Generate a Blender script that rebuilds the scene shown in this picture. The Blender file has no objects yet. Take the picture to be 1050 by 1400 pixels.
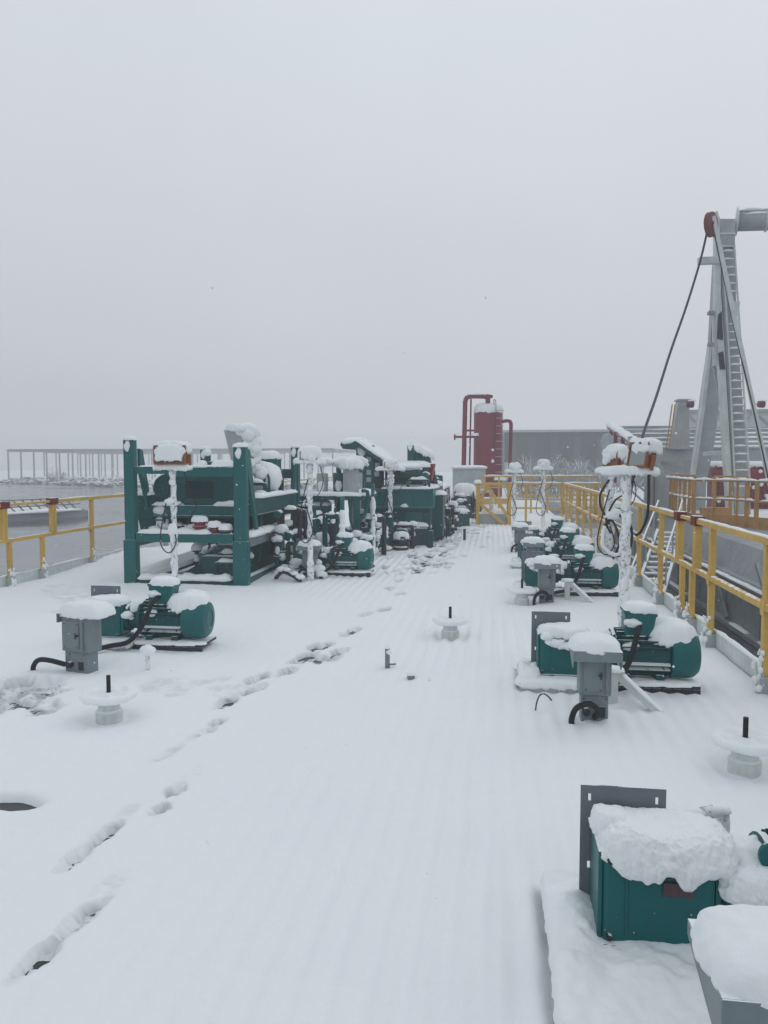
import bpy, math, random
import numpy as np
from mathutils import Vector, Matrix

sc = bpy.context.scene
col = sc.collection
R = math.radians
rnd = random.Random(7)

# ------------------------------------------------------------------ camera, sky, sun, exposure
EYE = 1.65
YAW, PITCH, FPX = R(8.1), R(3.6), 1050.0
cam_d = bpy.data.cameras.new('camera')
cam = bpy.data.objects.new('camera', cam_d)
col.objects.link(cam)
cam.location = (0, 0, EYE)
cam.rotation_euler = (R(90) - PITCH, 0, YAW)
cam_d.sensor_fit = 'VERTICAL'; cam_d.sensor_height = 36; cam_d.lens = 36 * FPX / 1400
cam_d.clip_start = 0.05; cam_d.clip_end = 2000
sc.camera = cam

w = bpy.data.worlds.new('World'); sc.world = w; w.use_nodes = True
nt = w.node_tree; nt.nodes.clear()
sky = nt.nodes.new('ShaderNodeTexSky'); sky.sky_type = 'NISHITA'; sky.sun_disc = False
sky.sun_elevation = R(42); sky.sun_rotation = R(40); sky.air_density = 1; sky.dust_density = 3
bg1 = nt.nodes.new('ShaderNodeBackground'); bg1.inputs[1].default_value = 0.06
nt.links.new(sky.outputs[0], bg1.inputs[0])
# the closed cloud deck: brighter overhead than at the horizon
tc = nt.nodes.new('ShaderNodeTexCoord'); sep = nt.nodes.new('ShaderNodeSeparateXYZ')
nt.links.new(tc.outputs['Generated'], sep.inputs[0])
ramp = nt.nodes.new('ShaderNodeValToRGB')
el = ramp.color_ramp.elements
el[0].position = 0.0; el[0].color = (0.595, 0.622, 0.662, 1)
el[1].position = 1.0; el[1].color = (0.62, 0.67, 0.725, 1)
e = ramp.color_ramp.elements.new(0.25); e.color = (0.618, 0.650, 0.690, 1)
e = ramp.color_ramp.elements.new(0.55); e.color = (0.675, 0.730, 0.765, 1)
nt.links.new(sep.outputs[2], ramp.inputs[0])
cn = nt.nodes.new('ShaderNodeTexNoise'); cn.inputs['Scale'].default_value = 1.6; cn.inputs['Detail'].default_value = 4; nt.links.new(tc.outputs['Generated'], cn.inputs['Vector'])
cm_ = nt.nodes.new('ShaderNodeMapRange'); cm_.inputs[1].default_value = .3; cm_.inputs[2].default_value = .7; cm_.inputs[3].default_value = 1.02; cm_.inputs[4].default_value = 1.11; nt.links.new(cn.outputs[0], cm_.inputs[0])
bg2 = nt.nodes.new('ShaderNodeBackground'); nt.links.new(cm_.outputs[0], bg2.inputs[1])
nt.links.new(ramp.outputs[0], bg2.inputs[0])
mx = nt.nodes.new('ShaderNodeMixShader'); mx.inputs[0].default_value = 0.93
nt.links.new(bg1.outputs[0], mx.inputs[1]); nt.links.new(bg2.outputs[0], mx.inputs[2])
wo = nt.nodes.new('ShaderNodeOutputWorld'); nt.links.new(mx.outputs[0], wo.inputs[0])

sun_d = bpy.data.lights.new('sun', 'SUN'); sun_d.energy = 0.24; sun_d.angle = R(30); sun_d.color = (1, 0.97, 0.94)
sun = bpy.data.objects.new('sun', sun_d); col.objects.link(sun)
sun.rotation_euler = (R(-48), 0, R(-40)); sun.location = (0, -5, 30)

sc.view_settings.view_transform = 'Standard'; sc.view_settings.look = 'None'
sc.view_settings.exposure = 0.0; sc.view_settings.gamma = 1
sc.render.engine = 'CYCLES'
sc.cycles.volume_bounces = 3; sc.cycles.max_bounces = 6; sc.cycles.diffuse_bounces = 3
sc.cycles.glossy_bounces = 2; sc.cycles.transparent_max_bounces = 8
sc.cycles.use_denoising = True

# ------------------------------------------------------------------ photo measuring: pixel -> point on a plane of the place
def ray(px, py):
    x = (px - 525) / FPX; y = (700 - py) / FPX
    fy = math.cos(PITCH) + y * math.sin(PITCH); uz = -math.sin(PITCH) + y * math.cos(PITCH)
    return Vector((x * math.cos(YAW) - fy * math.sin(YAW), x * math.sin(YAW) + fy * math.cos(YAW), uz))
def P(px, py, z=0.0):
    d = ray(px, py); t = (z - EYE) / d.z
    return Vector((d.x * t, d.y * t, z))
def D(px, py, Y):
    d = ray(px, py); t = Y / d.y
    return Vector((d.x * t, Y, EYE + d.z * t))

# ------------------------------------------------------------------ noise
def _h(ix, iy, iz, s):
    n = (ix * 374761393 + iy * 668265263 + iz * 2147483647 + s * 974634777) & 0xffffffff
    n = ((n ^ (n >> 13)) * 1274126177) & 0xffffffff
    n = ((n ^ (n >> 16)) * 2246822519) & 0xffffffff
    return ((n ^ (n >> 15)) & 0xffffff) / float(0xffffff) * 2 - 1
def vn(x, y, z=0.0, s=0):
    x, y, z = np.broadcast_arrays(np.asarray(x, float), np.asarray(y, float), np.asarray(z, float))
    ix = np.floor(x).astype(np.int64); iy = np.floor(y).astype(np.int64); iz = np.floor(z).astype(np.int64)
    fx = x - ix; fy = y - iy; fz = z - iz
    fx = fx * fx * (3 - 2 * fx); fy = fy * fy * (3 - 2 * fy); fz = fz * fz * (3 - 2 * fz)
    r = 0
    for a in (0, 1):
        for b in (0, 1):
            for c in (0, 1):
                wgt = (fx if a else 1 - fx) * (fy if b else 1 - fy) * (fz if c else 1 - fz)
                r = r + wgt * _h(ix + a, iy + b, iz + c, s)
    return r
def fbm(x, y, z=0.0, s=0, o=3):
    r = 0; a = 1.0; t = 0
    for i in range(o):
        r = r + a * vn(np.asarray(x) * 2 ** i, np.asarray(y) * 2 ** i, np.asarray(z) * 2 ** i, s + i * 17); t += a; a *= 0.5
    return r / t

# ------------------------------------------------------------------ materials
def new_mat(name):
    m = bpy.data.materials.new(name); m.use_nodes = True
    n = m.node_tree; b = n.nodes['Principled BSDF']
    return m, n, b
def nz(n, scale, detail=4, coord='Object', rough=0.6):
    t = n.nodes.new('ShaderNodeTexCoord'); x = n.nodes.new('ShaderNodeTexNoise')
    x.inputs['Scale'].default_value = scale; x.inputs['Detail'].default_value = detail; x.inputs['Roughness'].default_value = rough
    n.links.new(t.outputs[coord], x.inputs['Vector']); return x
def mathn(n, op, a, b=None, clamp=False):
    m = n.nodes.new('ShaderNodeMath'); m.operation = op; m.use_clamp = clamp
    for i, v in enumerate((a, b)):
        if v is None: continue
        if isinstance(v, (int, float)): m.inputs[i].default_value = v
        else: n.links.new(v, m.inputs[i])
    return m.outputs[0]
def rng(n, v, a, b, c=0.0, d=1.0):
    m = n.nodes.new('ShaderNodeMapRange'); m.inputs[1].default_value = a; m.inputs[2].default_value = b
    m.inputs[3].default_value = c; m.inputs[4].default_value = d; n.links.new(v, m.inputs[0]); return m.outputs[0]
def mixc(n, f, c1, c2):
    m = n.nodes.new('ShaderNodeMix'); m.data_type = 'RGBA'
    if isinstance(f, (int, float)): m.inputs[0].default_value = f
    else: n.links.new(f, m.inputs[0])
    for i, c in ((6, c1), (7, c2)):
        if isinstance(c, tuple): m.inputs[i].default_value = (*c[:3], 1)
        else: n.links.new(c, m.inputs[i])
    return m.outputs[2]
SNOWC = (0.90, 0.925, 0.95)
def snow_mat(name, fine=180, strength=0.35, dist=0.004, dirt=0.0):
    m, n, b = new_mat(name)
    a = nz(n, fine, 5, rough=0.7); c = nz(n, fine * 0.18, 4)
    h = mathn(n, 'ADD', a.outputs[0], mathn(n, 'MULTIPLY', c.outputs[0], 2.2))
    bp = n.nodes.new('ShaderNodeBump'); bp.inputs['Strength'].default_value = strength; bp.inputs['Distance'].default_value = dist
    n.links.new(h, bp.inputs['Height']); n.links.new(bp.outputs[0], b.inputs['Normal'])
    d = nz(n, 1.3, 5)
    n.links.new(mixc(n, rng(n, d.outputs[0], 0.35, 0.7, 0, 1), (0.895, 0.925, 0.95), (0.925, 0.94, 0.955)), b.inputs['Base Color'])
    b.inputs['Roughness'].default_value = 0.85; b.inputs['Specular IOR Level'].default_value = 0.15
    return m
def paint(name, base, rough=0.4, snow=0.75, dirt=0.25, speck=0.5, rust=None, metallic=0.0, scale=1.0, dirtc=None):
    """weathered paint; snow settles on faces that look up, frost specks on the rest"""
    m, n, b = new_mat(name)
    v = nz(n, 2.5 * scale, 6); v2 = nz(n, 22 * scale, 5)
    dk = dirtc or tuple(c * 0.45 + 0.012 for c in base)
    f = mathn(n, 'MULTIPLY', rng(n, mathn(n, 'ADD', v.outputs[0], mathn(n, 'MULTIPLY', v2.outputs[0], 0.5)), 0.62, 0.95), dirt)
    c = mixc(n, f, tuple(base), dk)
    tco = n.nodes.new('ShaderNodeTexCoord'); mpp = n.nodes.new('ShaderNodeMapping'); mpp.inputs['Scale'].default_value = (26, 26, 2.2)
    n.links.new(tco.outputs['Object'], mpp.inputs[0]); stn = n.nodes.new('ShaderNodeTexNoise'); stn.inputs['Scale'].default_value = 1; stn.inputs['Detail'].default_value = 3; n.links.new(mpp.outputs[0], stn.inputs['Vector'])
    c = mixc(n, mathn(n, 'MULTIPLY', rng(n, stn.outputs[0], .5, .72), dirt * .9), c, tuple(x * .55 + .03 for x in base))
    if rust:
        r = nz(n, 6 * scale, 8, rough=0.75)
        c = mixc(n, rng(n, r.outputs[0], rust[1], rust[1] + 0.06), c, rust[0])
    g = n.nodes.new('ShaderNodeNewGeometry'); s3 = n.nodes.new('ShaderNodeSeparateXYZ'); n.links.new(g.outputs['Normal'], s3.inputs[0])
    sf = None
    if snow > 0:
        e = nz(n, 14, 4)
        up = mathn(n, 'ADD', s3.outputs[2], mathn(n, 'MULTIPLY', mathn(n, 'SUBTRACT', e.outputs[0], 0.5), 0.9))
        sf = rng(n, up, snow, snow + 0.08)
    if speck > 0:
        vo = n.nodes.new('ShaderNodeTexVoronoi'); vo.inputs['Scale'].default_value = 34; vo.inputs['Randomness'].default_value = 1
        t = n.nodes.new('ShaderNodeTexCoord'); n.links.new(t.outputs['Object'], vo.inputs['Vector'])
        e2 = nz(n, 5, 3)
        thr = mathn(n, 'MULTIPLY', rng(n, e2.outputs[0], 0.45, 0.75, 0.02, 0.22), speck)
        sp = mathn(n, 'LESS_THAN', vo.outputs['Distance'], thr)
        sf = sp if sf is None else mathn(n, 'MAXIMUM', sf, sp)
    if sf is not None:
        c = mixc(n, sf, c, SNOWC)
        n.links.new(rng(n, sf, 0, 1, rough, 0.85), b.inputs['Roughness'])
    else:
        b.inputs['Roughness'].default_value = rough
    n.links.new(c, b.inputs['Base Color'])
    b.inputs['Metallic'].default_value = metallic; b.inputs['Specular IOR Level'].default_value = 0.32
    bp = n.nodes.new('ShaderNodeBump'); bp.inputs['Strength'].default_value = 0.15; bp.inputs['Distance'].default_value = 0.003
    n.links.new(v2.outputs[0], bp.inputs['Height']); n.links.new(bp.outputs[0], b.inputs['Normal'])
    return m
M = dict(
    snow=snow_mat('settled_snow'),
    fluff=snow_mat('fluffy_snow', 160, 0.45, 0.006),
    field=snow_mat('snow_field', 120, 0.45, 0.005),
    teal=paint('teal_paint', (0.002, 0.125, 0.132), 0.38, 0.8, 0.3, 0.6),
    teald=paint('dark_teal_paint', (0.002, 0.080, 0.085), 0.45, 0.72, 0.35, 0.8),
    grey=paint('grey_box_paint', (0.20, 0.245, 0.265), 0.4, 0.8, 0.35, 0.45),
    slate=paint('slate_plate_paint', (0.17, 0.19, 0.225), 0.38, 0.9, 0.3, 0.1),
    yellow=paint('yellow_paint', (0.70, 0.44, 0.105), 0.45, 0.95, 0.45, 0.15, ((0.34, 0.17, 0.06), 0.62)),
    maroon=paint('maroon_paint', (0.22, 0.008, 0.036), 0.42, 0.75, 0.45, 0.45),
    redcap=paint('oxide_red_paint', (0.16, 0.02, 0.025), 0.5, 0.9, 0.4, 0.2),
    orange=paint('rusty_orange_paint', (0.52, 0.27, 0.075), 0.5, 0.7, 0.5, 0.25, ((0.22, 0.10, 0.045), 0.6)),
    lampm=paint('rusted_lamp_paint', (0.30, 0.11, 0.045), 0.5, 0.7, 0.5, 0.4, ((0.16, 0.06, 0.035), 0.52)),
    pale=paint('pale_grey_paint', (0.43, 0.47, 0.485), 0.45, 0.65, 0.4, 0.3),
    white=paint('white_paint', (0.68, 0.73, 0.71), 0.5, 0.6, 0.4, 0.2, ((0.40, 0.41, 0.38), 0.66)),
    hull=paint('worn_hull_paint', (0.33, 0.35, 0.37), 0.5, 0, 0.6, 0.1, ((0.16, 0.15, 0.15), 0.62), scale=0.5),
    black=paint('black_rubber', (0.010, 0.012, 0.015), 0.5, 0, 0.2, 0.0),
    dark=paint('dark_steel', (0.03, 0.034, 0.042), 0.5, 0.8, 0.3, 0.5),
    deckm=paint('wet_dark_deck', (0.035, 0.045, 0.048), 0.35, 0, 0.6, 0),
    hall=paint('grey_cladding', (0.026, 0.040, 0.052), 0.6, 0, 0.3, 0),
    panel=paint('translucent_cladding', (0.052, 0.070, 0.083), 0.5, 0, 0.3, 0),
    bark=paint('frosted_twig', (0.42, 0.45, 0.48), 0.8, 0.3, 0.5, 0.9),
    brushwood=paint('bare_twig', (0.16, 0.16, 0.16), 0.8, 0.3, 0.5, 0.9),
)
def frost_mat(name, base, cover):
    m, n, b = new_mat(name)
    v = nz(n, 26, 6, rough=0.7); v2 = nz(n, 90, 4)
    f = rng(n, v.outputs[0], cover, cover + 0.1)
    n.links.new(mixc(n, f, SNOWC, base), b.inputs['Base Color'])
    bp = n.nodes.new('ShaderNodeBump'); bp.inputs['Strength'].default_value = 0.7; bp.inputs['Distance'].default_value = 0.008
    n.links.new(mathn(n, 'ADD', mathn(n, 'MULTIPLY', v.outputs[0], -1.5), v2.outputs[0]), bp.inputs['Height']); n.links.new(bp.outputs[0], b.inputs['Normal'])
    b.inputs['Roughness'].default_value = 0.8
    return m
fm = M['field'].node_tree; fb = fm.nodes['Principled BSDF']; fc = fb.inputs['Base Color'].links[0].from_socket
fa = fm.nodes.new('ShaderNodeAttribute'); fa.attribute_name = 'print_grey'                # grey mixed into the snow colour inside the footprints, broken up by noise
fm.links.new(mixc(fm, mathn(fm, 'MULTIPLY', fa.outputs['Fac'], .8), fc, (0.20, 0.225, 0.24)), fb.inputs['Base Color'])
M['frost'] = frost_mat('rime_on_pole', (0.38, 0.42, 0.41), 0.50)
def glass_mat():
    m, n, b = new_mat('lamp_glass'); b.inputs['Base Color'].default_value = (0.30, 0.33, 0.32, 1); b.inputs['Roughness'].default_value = 0.12
    return m
M['glass'] = glass_mat()
M['rime'] = frost_mat('rime_on_steel', (0.30, 0.33, 0.36), 0.62)
def plate_mat():
    m, n, b = new_mat('nameplate')
    t = n.nodes.new('ShaderNodeTexCoord'); wv = n.nodes.new('ShaderNodeTexBrick')
    wv.inputs['Scale'].default_value = 60; wv.inputs['Color1'].default_value = (0.10, 0.05, 0.06, 1); wv.inputs['Color2'].default_value = (0.05, 0.03, 0.04, 1); wv.inputs['Mortar'].default_value = (0.02, 0.015, 0.02, 1)
    n.links.new(t.outputs['Object'], wv.inputs['Vector']); n.links.new(wv.outputs[0], b.inputs['Base Color']); b.inputs['Roughness'].default_value = 0.4
    return m
M['nameplate'] = plate_mat()
def water_mat():
    m, n, b = new_mat('half_frozen_water')
    g = n.nodes.new('ShaderNodeNewGeometry')
    mp = n.nodes.new('ShaderNodeMapping'); mp.inputs['Scale'].default_value = (0.05, 0.13, 1); n.links.new(g.outputs['Position'], mp.inputs[0])
    a = n.nodes.new('ShaderNodeTexNoise'); a.inputs['Scale'].default_value = 1; a.inputs['Detail'].default_value = 8; a.inputs['Distortion'].default_value = 0.9; n.links.new(mp.outputs[0], a.inputs['Vector'])
    c = mixc(n, rng(n, a.outputs[0], 0.44, 0.56), (0.045, 0.052, 0.06), (0.24, 0.26, 0.29))
    # refrozen seams
    v = n.nodes.new('ShaderNodeTexVoronoi'); v.feature = 'DISTANCE_TO_EDGE'; v.inputs['Scale'].default_value = 0.16
    n.links.new(g.outputs['Position'], v.inputs['Vector'])
    c = mixc(n, rng(n, v.outputs['Distance'], 0.0, 0.006, 0.55, 0.0), c, (0.05, 0.055, 0.065))
    n.links.new(c, b.inputs['Base Color'])
    n.links.new(rng(n, a.outputs[0], 0.45, 0.56, 0.10, 0.32), b.inputs['Roughness'])
    w2 = n.nodes.new('ShaderNodeTexNoise'); w2.inputs['Scale'].default_value = 1.6; w2.inputs['Detail'].default_value = 5; n.links.new(g.outputs['Position'], w2.inputs['Vector'])
    bp = n.nodes.new('ShaderNodeBump'); bp.inputs['Strength'].default_value = 0.12; bp.inputs['Distance'].default_value = 0.1
    n.links.new(w2.outputs[0], bp.inputs['Height']); n.links.new(bp.outputs[0], b.inputs['Normal'])
    return m
M['water'] = water_mat()

# ------------------------------------------------------------------ mesh builder
def CY(x, y, z): return True
SPLIT = {'rail', 'snow_cap', 'snow_pack', 'snow_clump', 'rail_snow', 'ledge_snow', 'bolts', 'inner_rail', 'web_plate', 'kick_plate', 'motor_foot', 'cable', 'panel_rib', 'lifting_eye', 'clinging_snow', 'side_pipe', 'motor_tray_', 'end_bracket', 'brace', 'bracket_snow', 'ledge', 'plinth_snow'}
class MB:
    def __init__(s): s.v = []; s.f = []; s.n = 0; s.marks = []
    def add(s, verts, faces):
        verts = [tuple(map(float, p)) for p in verts]
        s.marks.append((s.n, len(s.f))); o = s.n; s.v += verts; s.n += len(verts); s.f += [tuple(i + o for i in f) for f in faces]; return s
    def box(s, c, d, m=None):
        x, y, z = d[0] / 2, d[1] / 2, d[2] / 2
        vs = [Vector(p) for p in ((-x, -y, -z), (x, -y, -z), (x, y, -z), (-x, y, -z), (-x, -y, z), (x, -y, z), (x, y, z), (-x, y, z))]
        if m is not None: vs = [m @ v for v in vs]
        return s.add([v + Vector(c) for v in vs], [(0, 3, 2, 1), (4, 5, 6, 7), (0, 1, 5, 4), (1, 2, 6, 5), (2, 3, 7, 6), (3, 0, 4, 7)])
    def bb(s, x0, x1, y0, y1, z0, z1):
        return s.box(((x0 + x1) / 2, (y0 + y1) / 2, (z0 + z1) / 2), (abs(x1 - x0), abs(y1 - y0), abs(z1 - z0)))
    def beam(s, a, b, wd, ht, up=(0, 0, 1)):
        a = Vector(a); b = Vector(b); d = (b - a); L = d.length; d.normalize()
        u = Vector(up)
        if abs(d.dot(u)) > 0.98: u = Vector((0, 1, 0))
        sx = d.cross(u).normalized(); sz = sx.cross(d).normalized()
        m = Matrix((sx, d, sz)).transposed()
        return s.box((a + b) / 2, (wd, L, ht), m)
    def tube(s, pts, r, k=10, noise=0.0, seed=0, caps=True):
        pts = [Vector(p) for p in pts]; rs = r if isinstance(r, (list, tuple)) else [r] * len(pts)
        vs = []; prev = None
        for i, p in enumerate(pts):
            t = (pts[min(i + 1, len(pts) - 1)] - pts[max(i - 1, 0)]).normalized()
            if prev is None:
                prev = t.orthogonal().normalized()
            prev = (prev - t * prev.dot(t)).normalized(); q = t.cross(prev)
            for j in range(k):
                a = 2 * math.pi * j / k; rr = rs[i]
                if noise:
                    c = p + prev * math.cos(a) * rr + q * math.sin(a) * rr
                    rr *= 1 + noise * float(fbm(c.x * 22 + seed, c.y * 22, c.z * 16, seed, 2))
                vs.append(p + prev * math.cos(a) * rr + q * math.sin(a) * rr)
        fs = []
        for i in range(len(pts) - 1):
            for j in range(k):
                a = i * k + j; b = i * k + (j + 1) % k
                fs.append((a, b, b + k, a + k))
        if caps:
            fs.append(tuple(reversed(range(k)))); fs.append(tuple(range((len(pts) - 1) * k, len(pts) * k)))
        return s.add(vs, fs)
    def cyl(s, a, b, r, k=20, r2=None):
        return s.tube([a, b], [r, r if r2 is None else r2], k)
    def lathe(s, prof, c=(0, 0, 0), axis='z', k=28):
        """profile of (radius, along) pairs"""
        vs = []; fs = []
        for (r, h) in prof:
            for j in range(k):
                a = 2 * math.pi * j / k; p = (r * math.cos(a), r * math.sin(a), h)
                if axis == 'x': p = (p[2], p[0], p[1])
                if axis == 'y': p = (p[1], p[2], p[0])
                vs.append((p[0] + c[0], p[1] + c[1], p[2] + c[2]))
        for i in range(len(prof) - 1):
            for j in range(k):
                a = i * k + j; b = i * k + (j + 1) % k
                fs.append((a, b, b + k, a + k))
        fs.append(tuple(reversed(range(k)))); fs.append(tuple(range((len(prof) - 1) * k, len(prof) * k)))
        return s.add(vs, fs)
    def prism(s, poly, axis, a, b):
        """polygon of 2-D points pushed along x, y or z from a to b"""
        def p3(p, t):
            return {'x': (t, p[0], p[1]), 'y': (p[0], t, p[1]), 'z': (p[0], p[1], t)}[axis]
        n = len(poly); vs = [p3(p, a) for p in poly] + [p3(p, b) for p in poly]
        fs = [tuple(range(n))[::-1], tuple(range(n, 2 * n))] + [(i, (i + 1) % n, (i + 1) % n + n, i + n) for i in range(n)]
        return s.add(vs, fs)
    def cap(s, cx, cy, z, wx, wy, h, seed=0, e=4.0, nr=9, na=30, edge=0.10, lump=0.18, lip=0.25, rot=0.0, slope=(0, 0), fine=0.0):
        """a mound of settled snow on a flat top, rounded over the edge with a ragged hanging lip"""
        na = int(min(130, max(na, (wx + wy) * 2 / .02))) if CY(cx, cy, z) else na; nr = int(min(22, max(nr, min(wx, wy) / 2 / .016))) if na > 40 else nr
        if not fine: fine = .0035
        th = np.linspace(0, 2 * np.pi, na, endpoint=False)
        Rr = 1 / ((np.abs(np.cos(th)) / (wx / 2)) ** e + (np.abs(np.sin(th)) / (wy / 2)) ** e) ** (1 / e)
        sz = min(wx, wy)
        R0 = Rr; Rr = Rr * (1 + edge * fbm(np.cos(th) * 2.2 + seed * 3.1, np.sin(th) * 2.2, seed, seed, 3) + .45 * edge * fbm(np.cos(th) * 9 + seed, np.sin(th) * 9, seed, seed + 2, 3))
        rows = []
        ra = np.sin(np.linspace(0.03, 1, nr) * np.pi / 2)
        for r in ra:
            Rx = R0 + (Rr - R0) * r ** 3; x = Rx * np.cos(th) * r; y = Rx * np.sin(th) * r
            zz = h * np.sqrt(np.clip(1 - r ** 5, 0, 1)) * (1 + lump * fbm(x / sz * 2.5 + seed, y / sz * 2.5, 0, seed + 5, 3))
            rows.append([x, y, zz])
        lp = lip * h * (0.55 + 0.9 * np.abs(fbm(np.cos(th) * 4 + seed, np.sin(th) * 4, 3, seed + 9, 3)))
        x = Rr * np.cos(th); y = Rr * np.sin(th)
        rows[-1][2] = rows[-1][2] + 0.05 * h
        rows.append([x * 1.01, y * 1.01, -lp * 0.5]); rows.append([x * 0.97, y * 0.97, -lp]); rows.append([x * 0.9, y * 0.9, -lp * 0.5])
        rows.append([x * 0.8, y * 0.8, -lp * 0 - 0.004])
        A = np.array(rows)                                          # rows, 3, na
        if fine:
            nx, ny, nzv = A[:, 0], A[:, 1], A[:, 2]
            q = fine * fbm(nx * 45, ny * 45, nzv * 45, seed, 3); q2 = fine * 1.3 * fbm(nx * 16, ny * 16, nzv * 16, seed + 3, 2)
            A[:, 2] += q + q2
            rr = np.sqrt(nx ** 2 + ny ** 2) + 1e-6; k = np.linspace(0, 1, len(rows))[:, None]
            A[:, 0] += nx / rr * (q - q2) * k * 1.4; A[:, 1] += ny / rr * (q - q2) * k * 1.4
        A[:, 2] += A[:, 0] * slope[0] + A[:, 1] * slope[1]
        c, si = math.cos(rot), math.sin(rot)
        X = A[:, 0] * c - A[:, 1] * si + cx; Y = A[:, 0] * si + A[:, 1] * c + cy; Z = A[:, 2] + z
        vs = np.stack([X, Y, Z], -1).reshape(-1, 3)
        n = len(rows); fs = []
        for i in range(n - 1):
            for j in range(na):
                a = i * na + j; b = i * na + (j + 1) % na
                fs.append((a, b, b + na, a + na))
        top = h * (1 + lump * 0.1)
        vs = np.vstack([vs, [[cx, cy, z + float(A[0, 2].mean()) * 1.0 + 0.0]]]); ci = n * na
        fs = [f[::-1] for f in fs]
        for j in range(na): fs.append((j, (j + 1) % na, ci))
        fs.append(tuple(range((n - 1) * na, n * na))[::-1])
        return s.add(vs, fs)
    def blob(s, c, r, seed=0, amp=0.25, k=14, sq=(1, 1, 1), fine=0.0):
        """a lump of clinging snow"""
        nu, nv = k, max(6, k // 2 + 2)
        ph = np.linspace(0, np.pi, nv)[:, None]; th = np.linspace(0, 2 * np.pi, nu, endpoint=False)[None]
        dx = np.sin(ph) * np.cos(th); dy = np.sin(ph) * np.sin(th); dz = np.cos(ph) * np.ones_like(th)
        q = 1 + amp * fbm(dx * 1.7 + seed * 1.3, dy * 1.7, dz * 1.7, seed, 3)
        if fine: q = q + fine / r * fbm(dx * r * 50, dy * r * 50, dz * r * 50, seed, 3)
        V = np.stack([c[0] + dx * q * r * sq[0], c[1] + dy * q * r * sq[1], c[2] + dz * q * r * sq[2]], -1).reshape(-1, 3)
        fs = []
        for i in range(nv - 1):
            for j in range(nu):
                a = i * nu + j; b = i * nu + (j + 1) % nu
                fs.append((a, a + nu, b + nu, b))
        return s.add(V, fs)
    def ridge(s, a, b, wd, h, seed=0, gap=0.0, step=0.05):
        """a strip of snow lying along a rail or beam; gaps where it fell off"""
        a = Vector(a); b = Vector(b); L = (b - a).length; n = max(3, int(L / step)); d = (b - a) / L
        sx = d.cross(Vector((0, 0, 1)))
        if sx.length < 1e-3: return s
        sx.normalize(); run = []
        def flush():
            if len(run) > 2:
                vs = []; fs = []
                for i, (p, q) in enumerate(run):
                    t = min(1, i / 1.5, (len(run) - 1 - i) / 1.5); t = max(t, 0.05) ** 0.5
                    for (u, hh) in ((-0.5, -0.12), (-0.52, 0.35), (-0.3, 0.85), (0, 1), (0.3, 0.85), (0.52, 0.35), (0.5, -0.12)):
                        vs.append(p + sx * u * wd * (0.8 + 0.35 * q) * (0.5 + 0.5 * t) + Vector((0, 0, hh * h * q * t)))
                for i in range(len(run) - 1):
                    for j in range(6):
                        k = i * 7 + j; fs.append((k, k + 7, k + 8, k + 1))
                    fs.append((i * 7 + 6, i * 7 + 13, i * 7 + 7, i * 7))
                fs.append(tuple(range(7))); fs.append(tuple(range(len(run) * 7 - 7, len(run) * 7))[::-1])
                s.add(vs, fs)
            run.clear()
        for i in range(n + 1):
            p = a + d * L * i / n
            g = float(vn(i * step * 2.3 + seed * 7, seed, 0, 3)) ; q = 1 + 0.45 * float(fbm(i * step * 9, seed, 0, seed, 2))
            if g < gap * 2 - 1: flush()
            else: run.append((p, q))
        flush(); return s
    def build(s, name, mat, parent=None, smooth=False, bevel=0.0, sub=0):
        if name in SPLIT and 1 < len(s.marks) <= 9:
            one = {'bolts': 'bolt'}.get(name, name); out = None; mk = s.marks + [(len(s.v), len(s.f))]
            for (v0, f0), (v1, f1) in zip(mk, mk[1:]):
                b = MB(); b.add(s.v[v0:v1], [tuple(i - v0 for i in f) for f in s.f[f0:f1]])
                o = b.build(one, mat, parent, smooth, bevel); out = out or o
            return out
        me = bpy.data.meshes.new(name); me.from_pydata(s.v, [], s.f); me.update()
        me.materials.append(M[mat] if isinstance(mat, str) else mat)
        if smooth: me.shade_smooth()
        o = bpy.data.objects.new(name, me); col.objects.link(o)
        if parent is not None: o.parent = parent
        if bevel:
            b = o.modifiers.new('bevel', 'BEVEL'); b.width = bevel; b.segments = 2; b.limit_method = 'ANGLE'; b.angle_limit = R(40)
        return o
def autosmooth(o, ang=35):
    me = o.data
    me.shade_smooth()
    try: me.set_sharp_from_angle(angle=R(ang))
    except Exception: pass
    return o
def thing(name, label, cat, loc=(0, 0, 0), rz=0.0, group=None):
    o = bpy.data.objects.new(name, None); col.objects.link(o); o.empty_display_size = 0.1
    o.location = loc; o.rotation_euler = (0, 0, rz); o['label'] = label; o['category'] = cat
    if group: o['group'] = group
    return o
def tag(o, label=None, cat=None, group=None, kind=None):
    if label: o['label'] = label
    if cat: o['category'] = cat
    if group: o['group'] = group
    if kind: o['kind'] = kind
    return o
def copy_thing(root, label, loc, rz=None):
    kids = {}
    for o in col.objects:
        if o.parent is not None: kids.setdefault(o.parent.name, []).append(o)
    def rec(o, parent):
        c = o.copy(); col.objects.link(c)
        if parent is not None: c.parent = parent
        for k in kids.get(o.name, []): rec(k, c)
        return c
    c = rec(root, None); c.location = loc; c['label'] = label
    if rz is not None: c.rotation_euler = (0, 0, rz)
    return c
def arc(p0, p1, p2, n=10):
    p0, p1, p2 = Vector(p0), Vector(p1), Vector(p2)
    return [p0 * (1 - t) ** 2 + p1 * 2 * t * (1 - t) + p2 * t * t for t in [i / n for i in range(n + 1)]]
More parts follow.
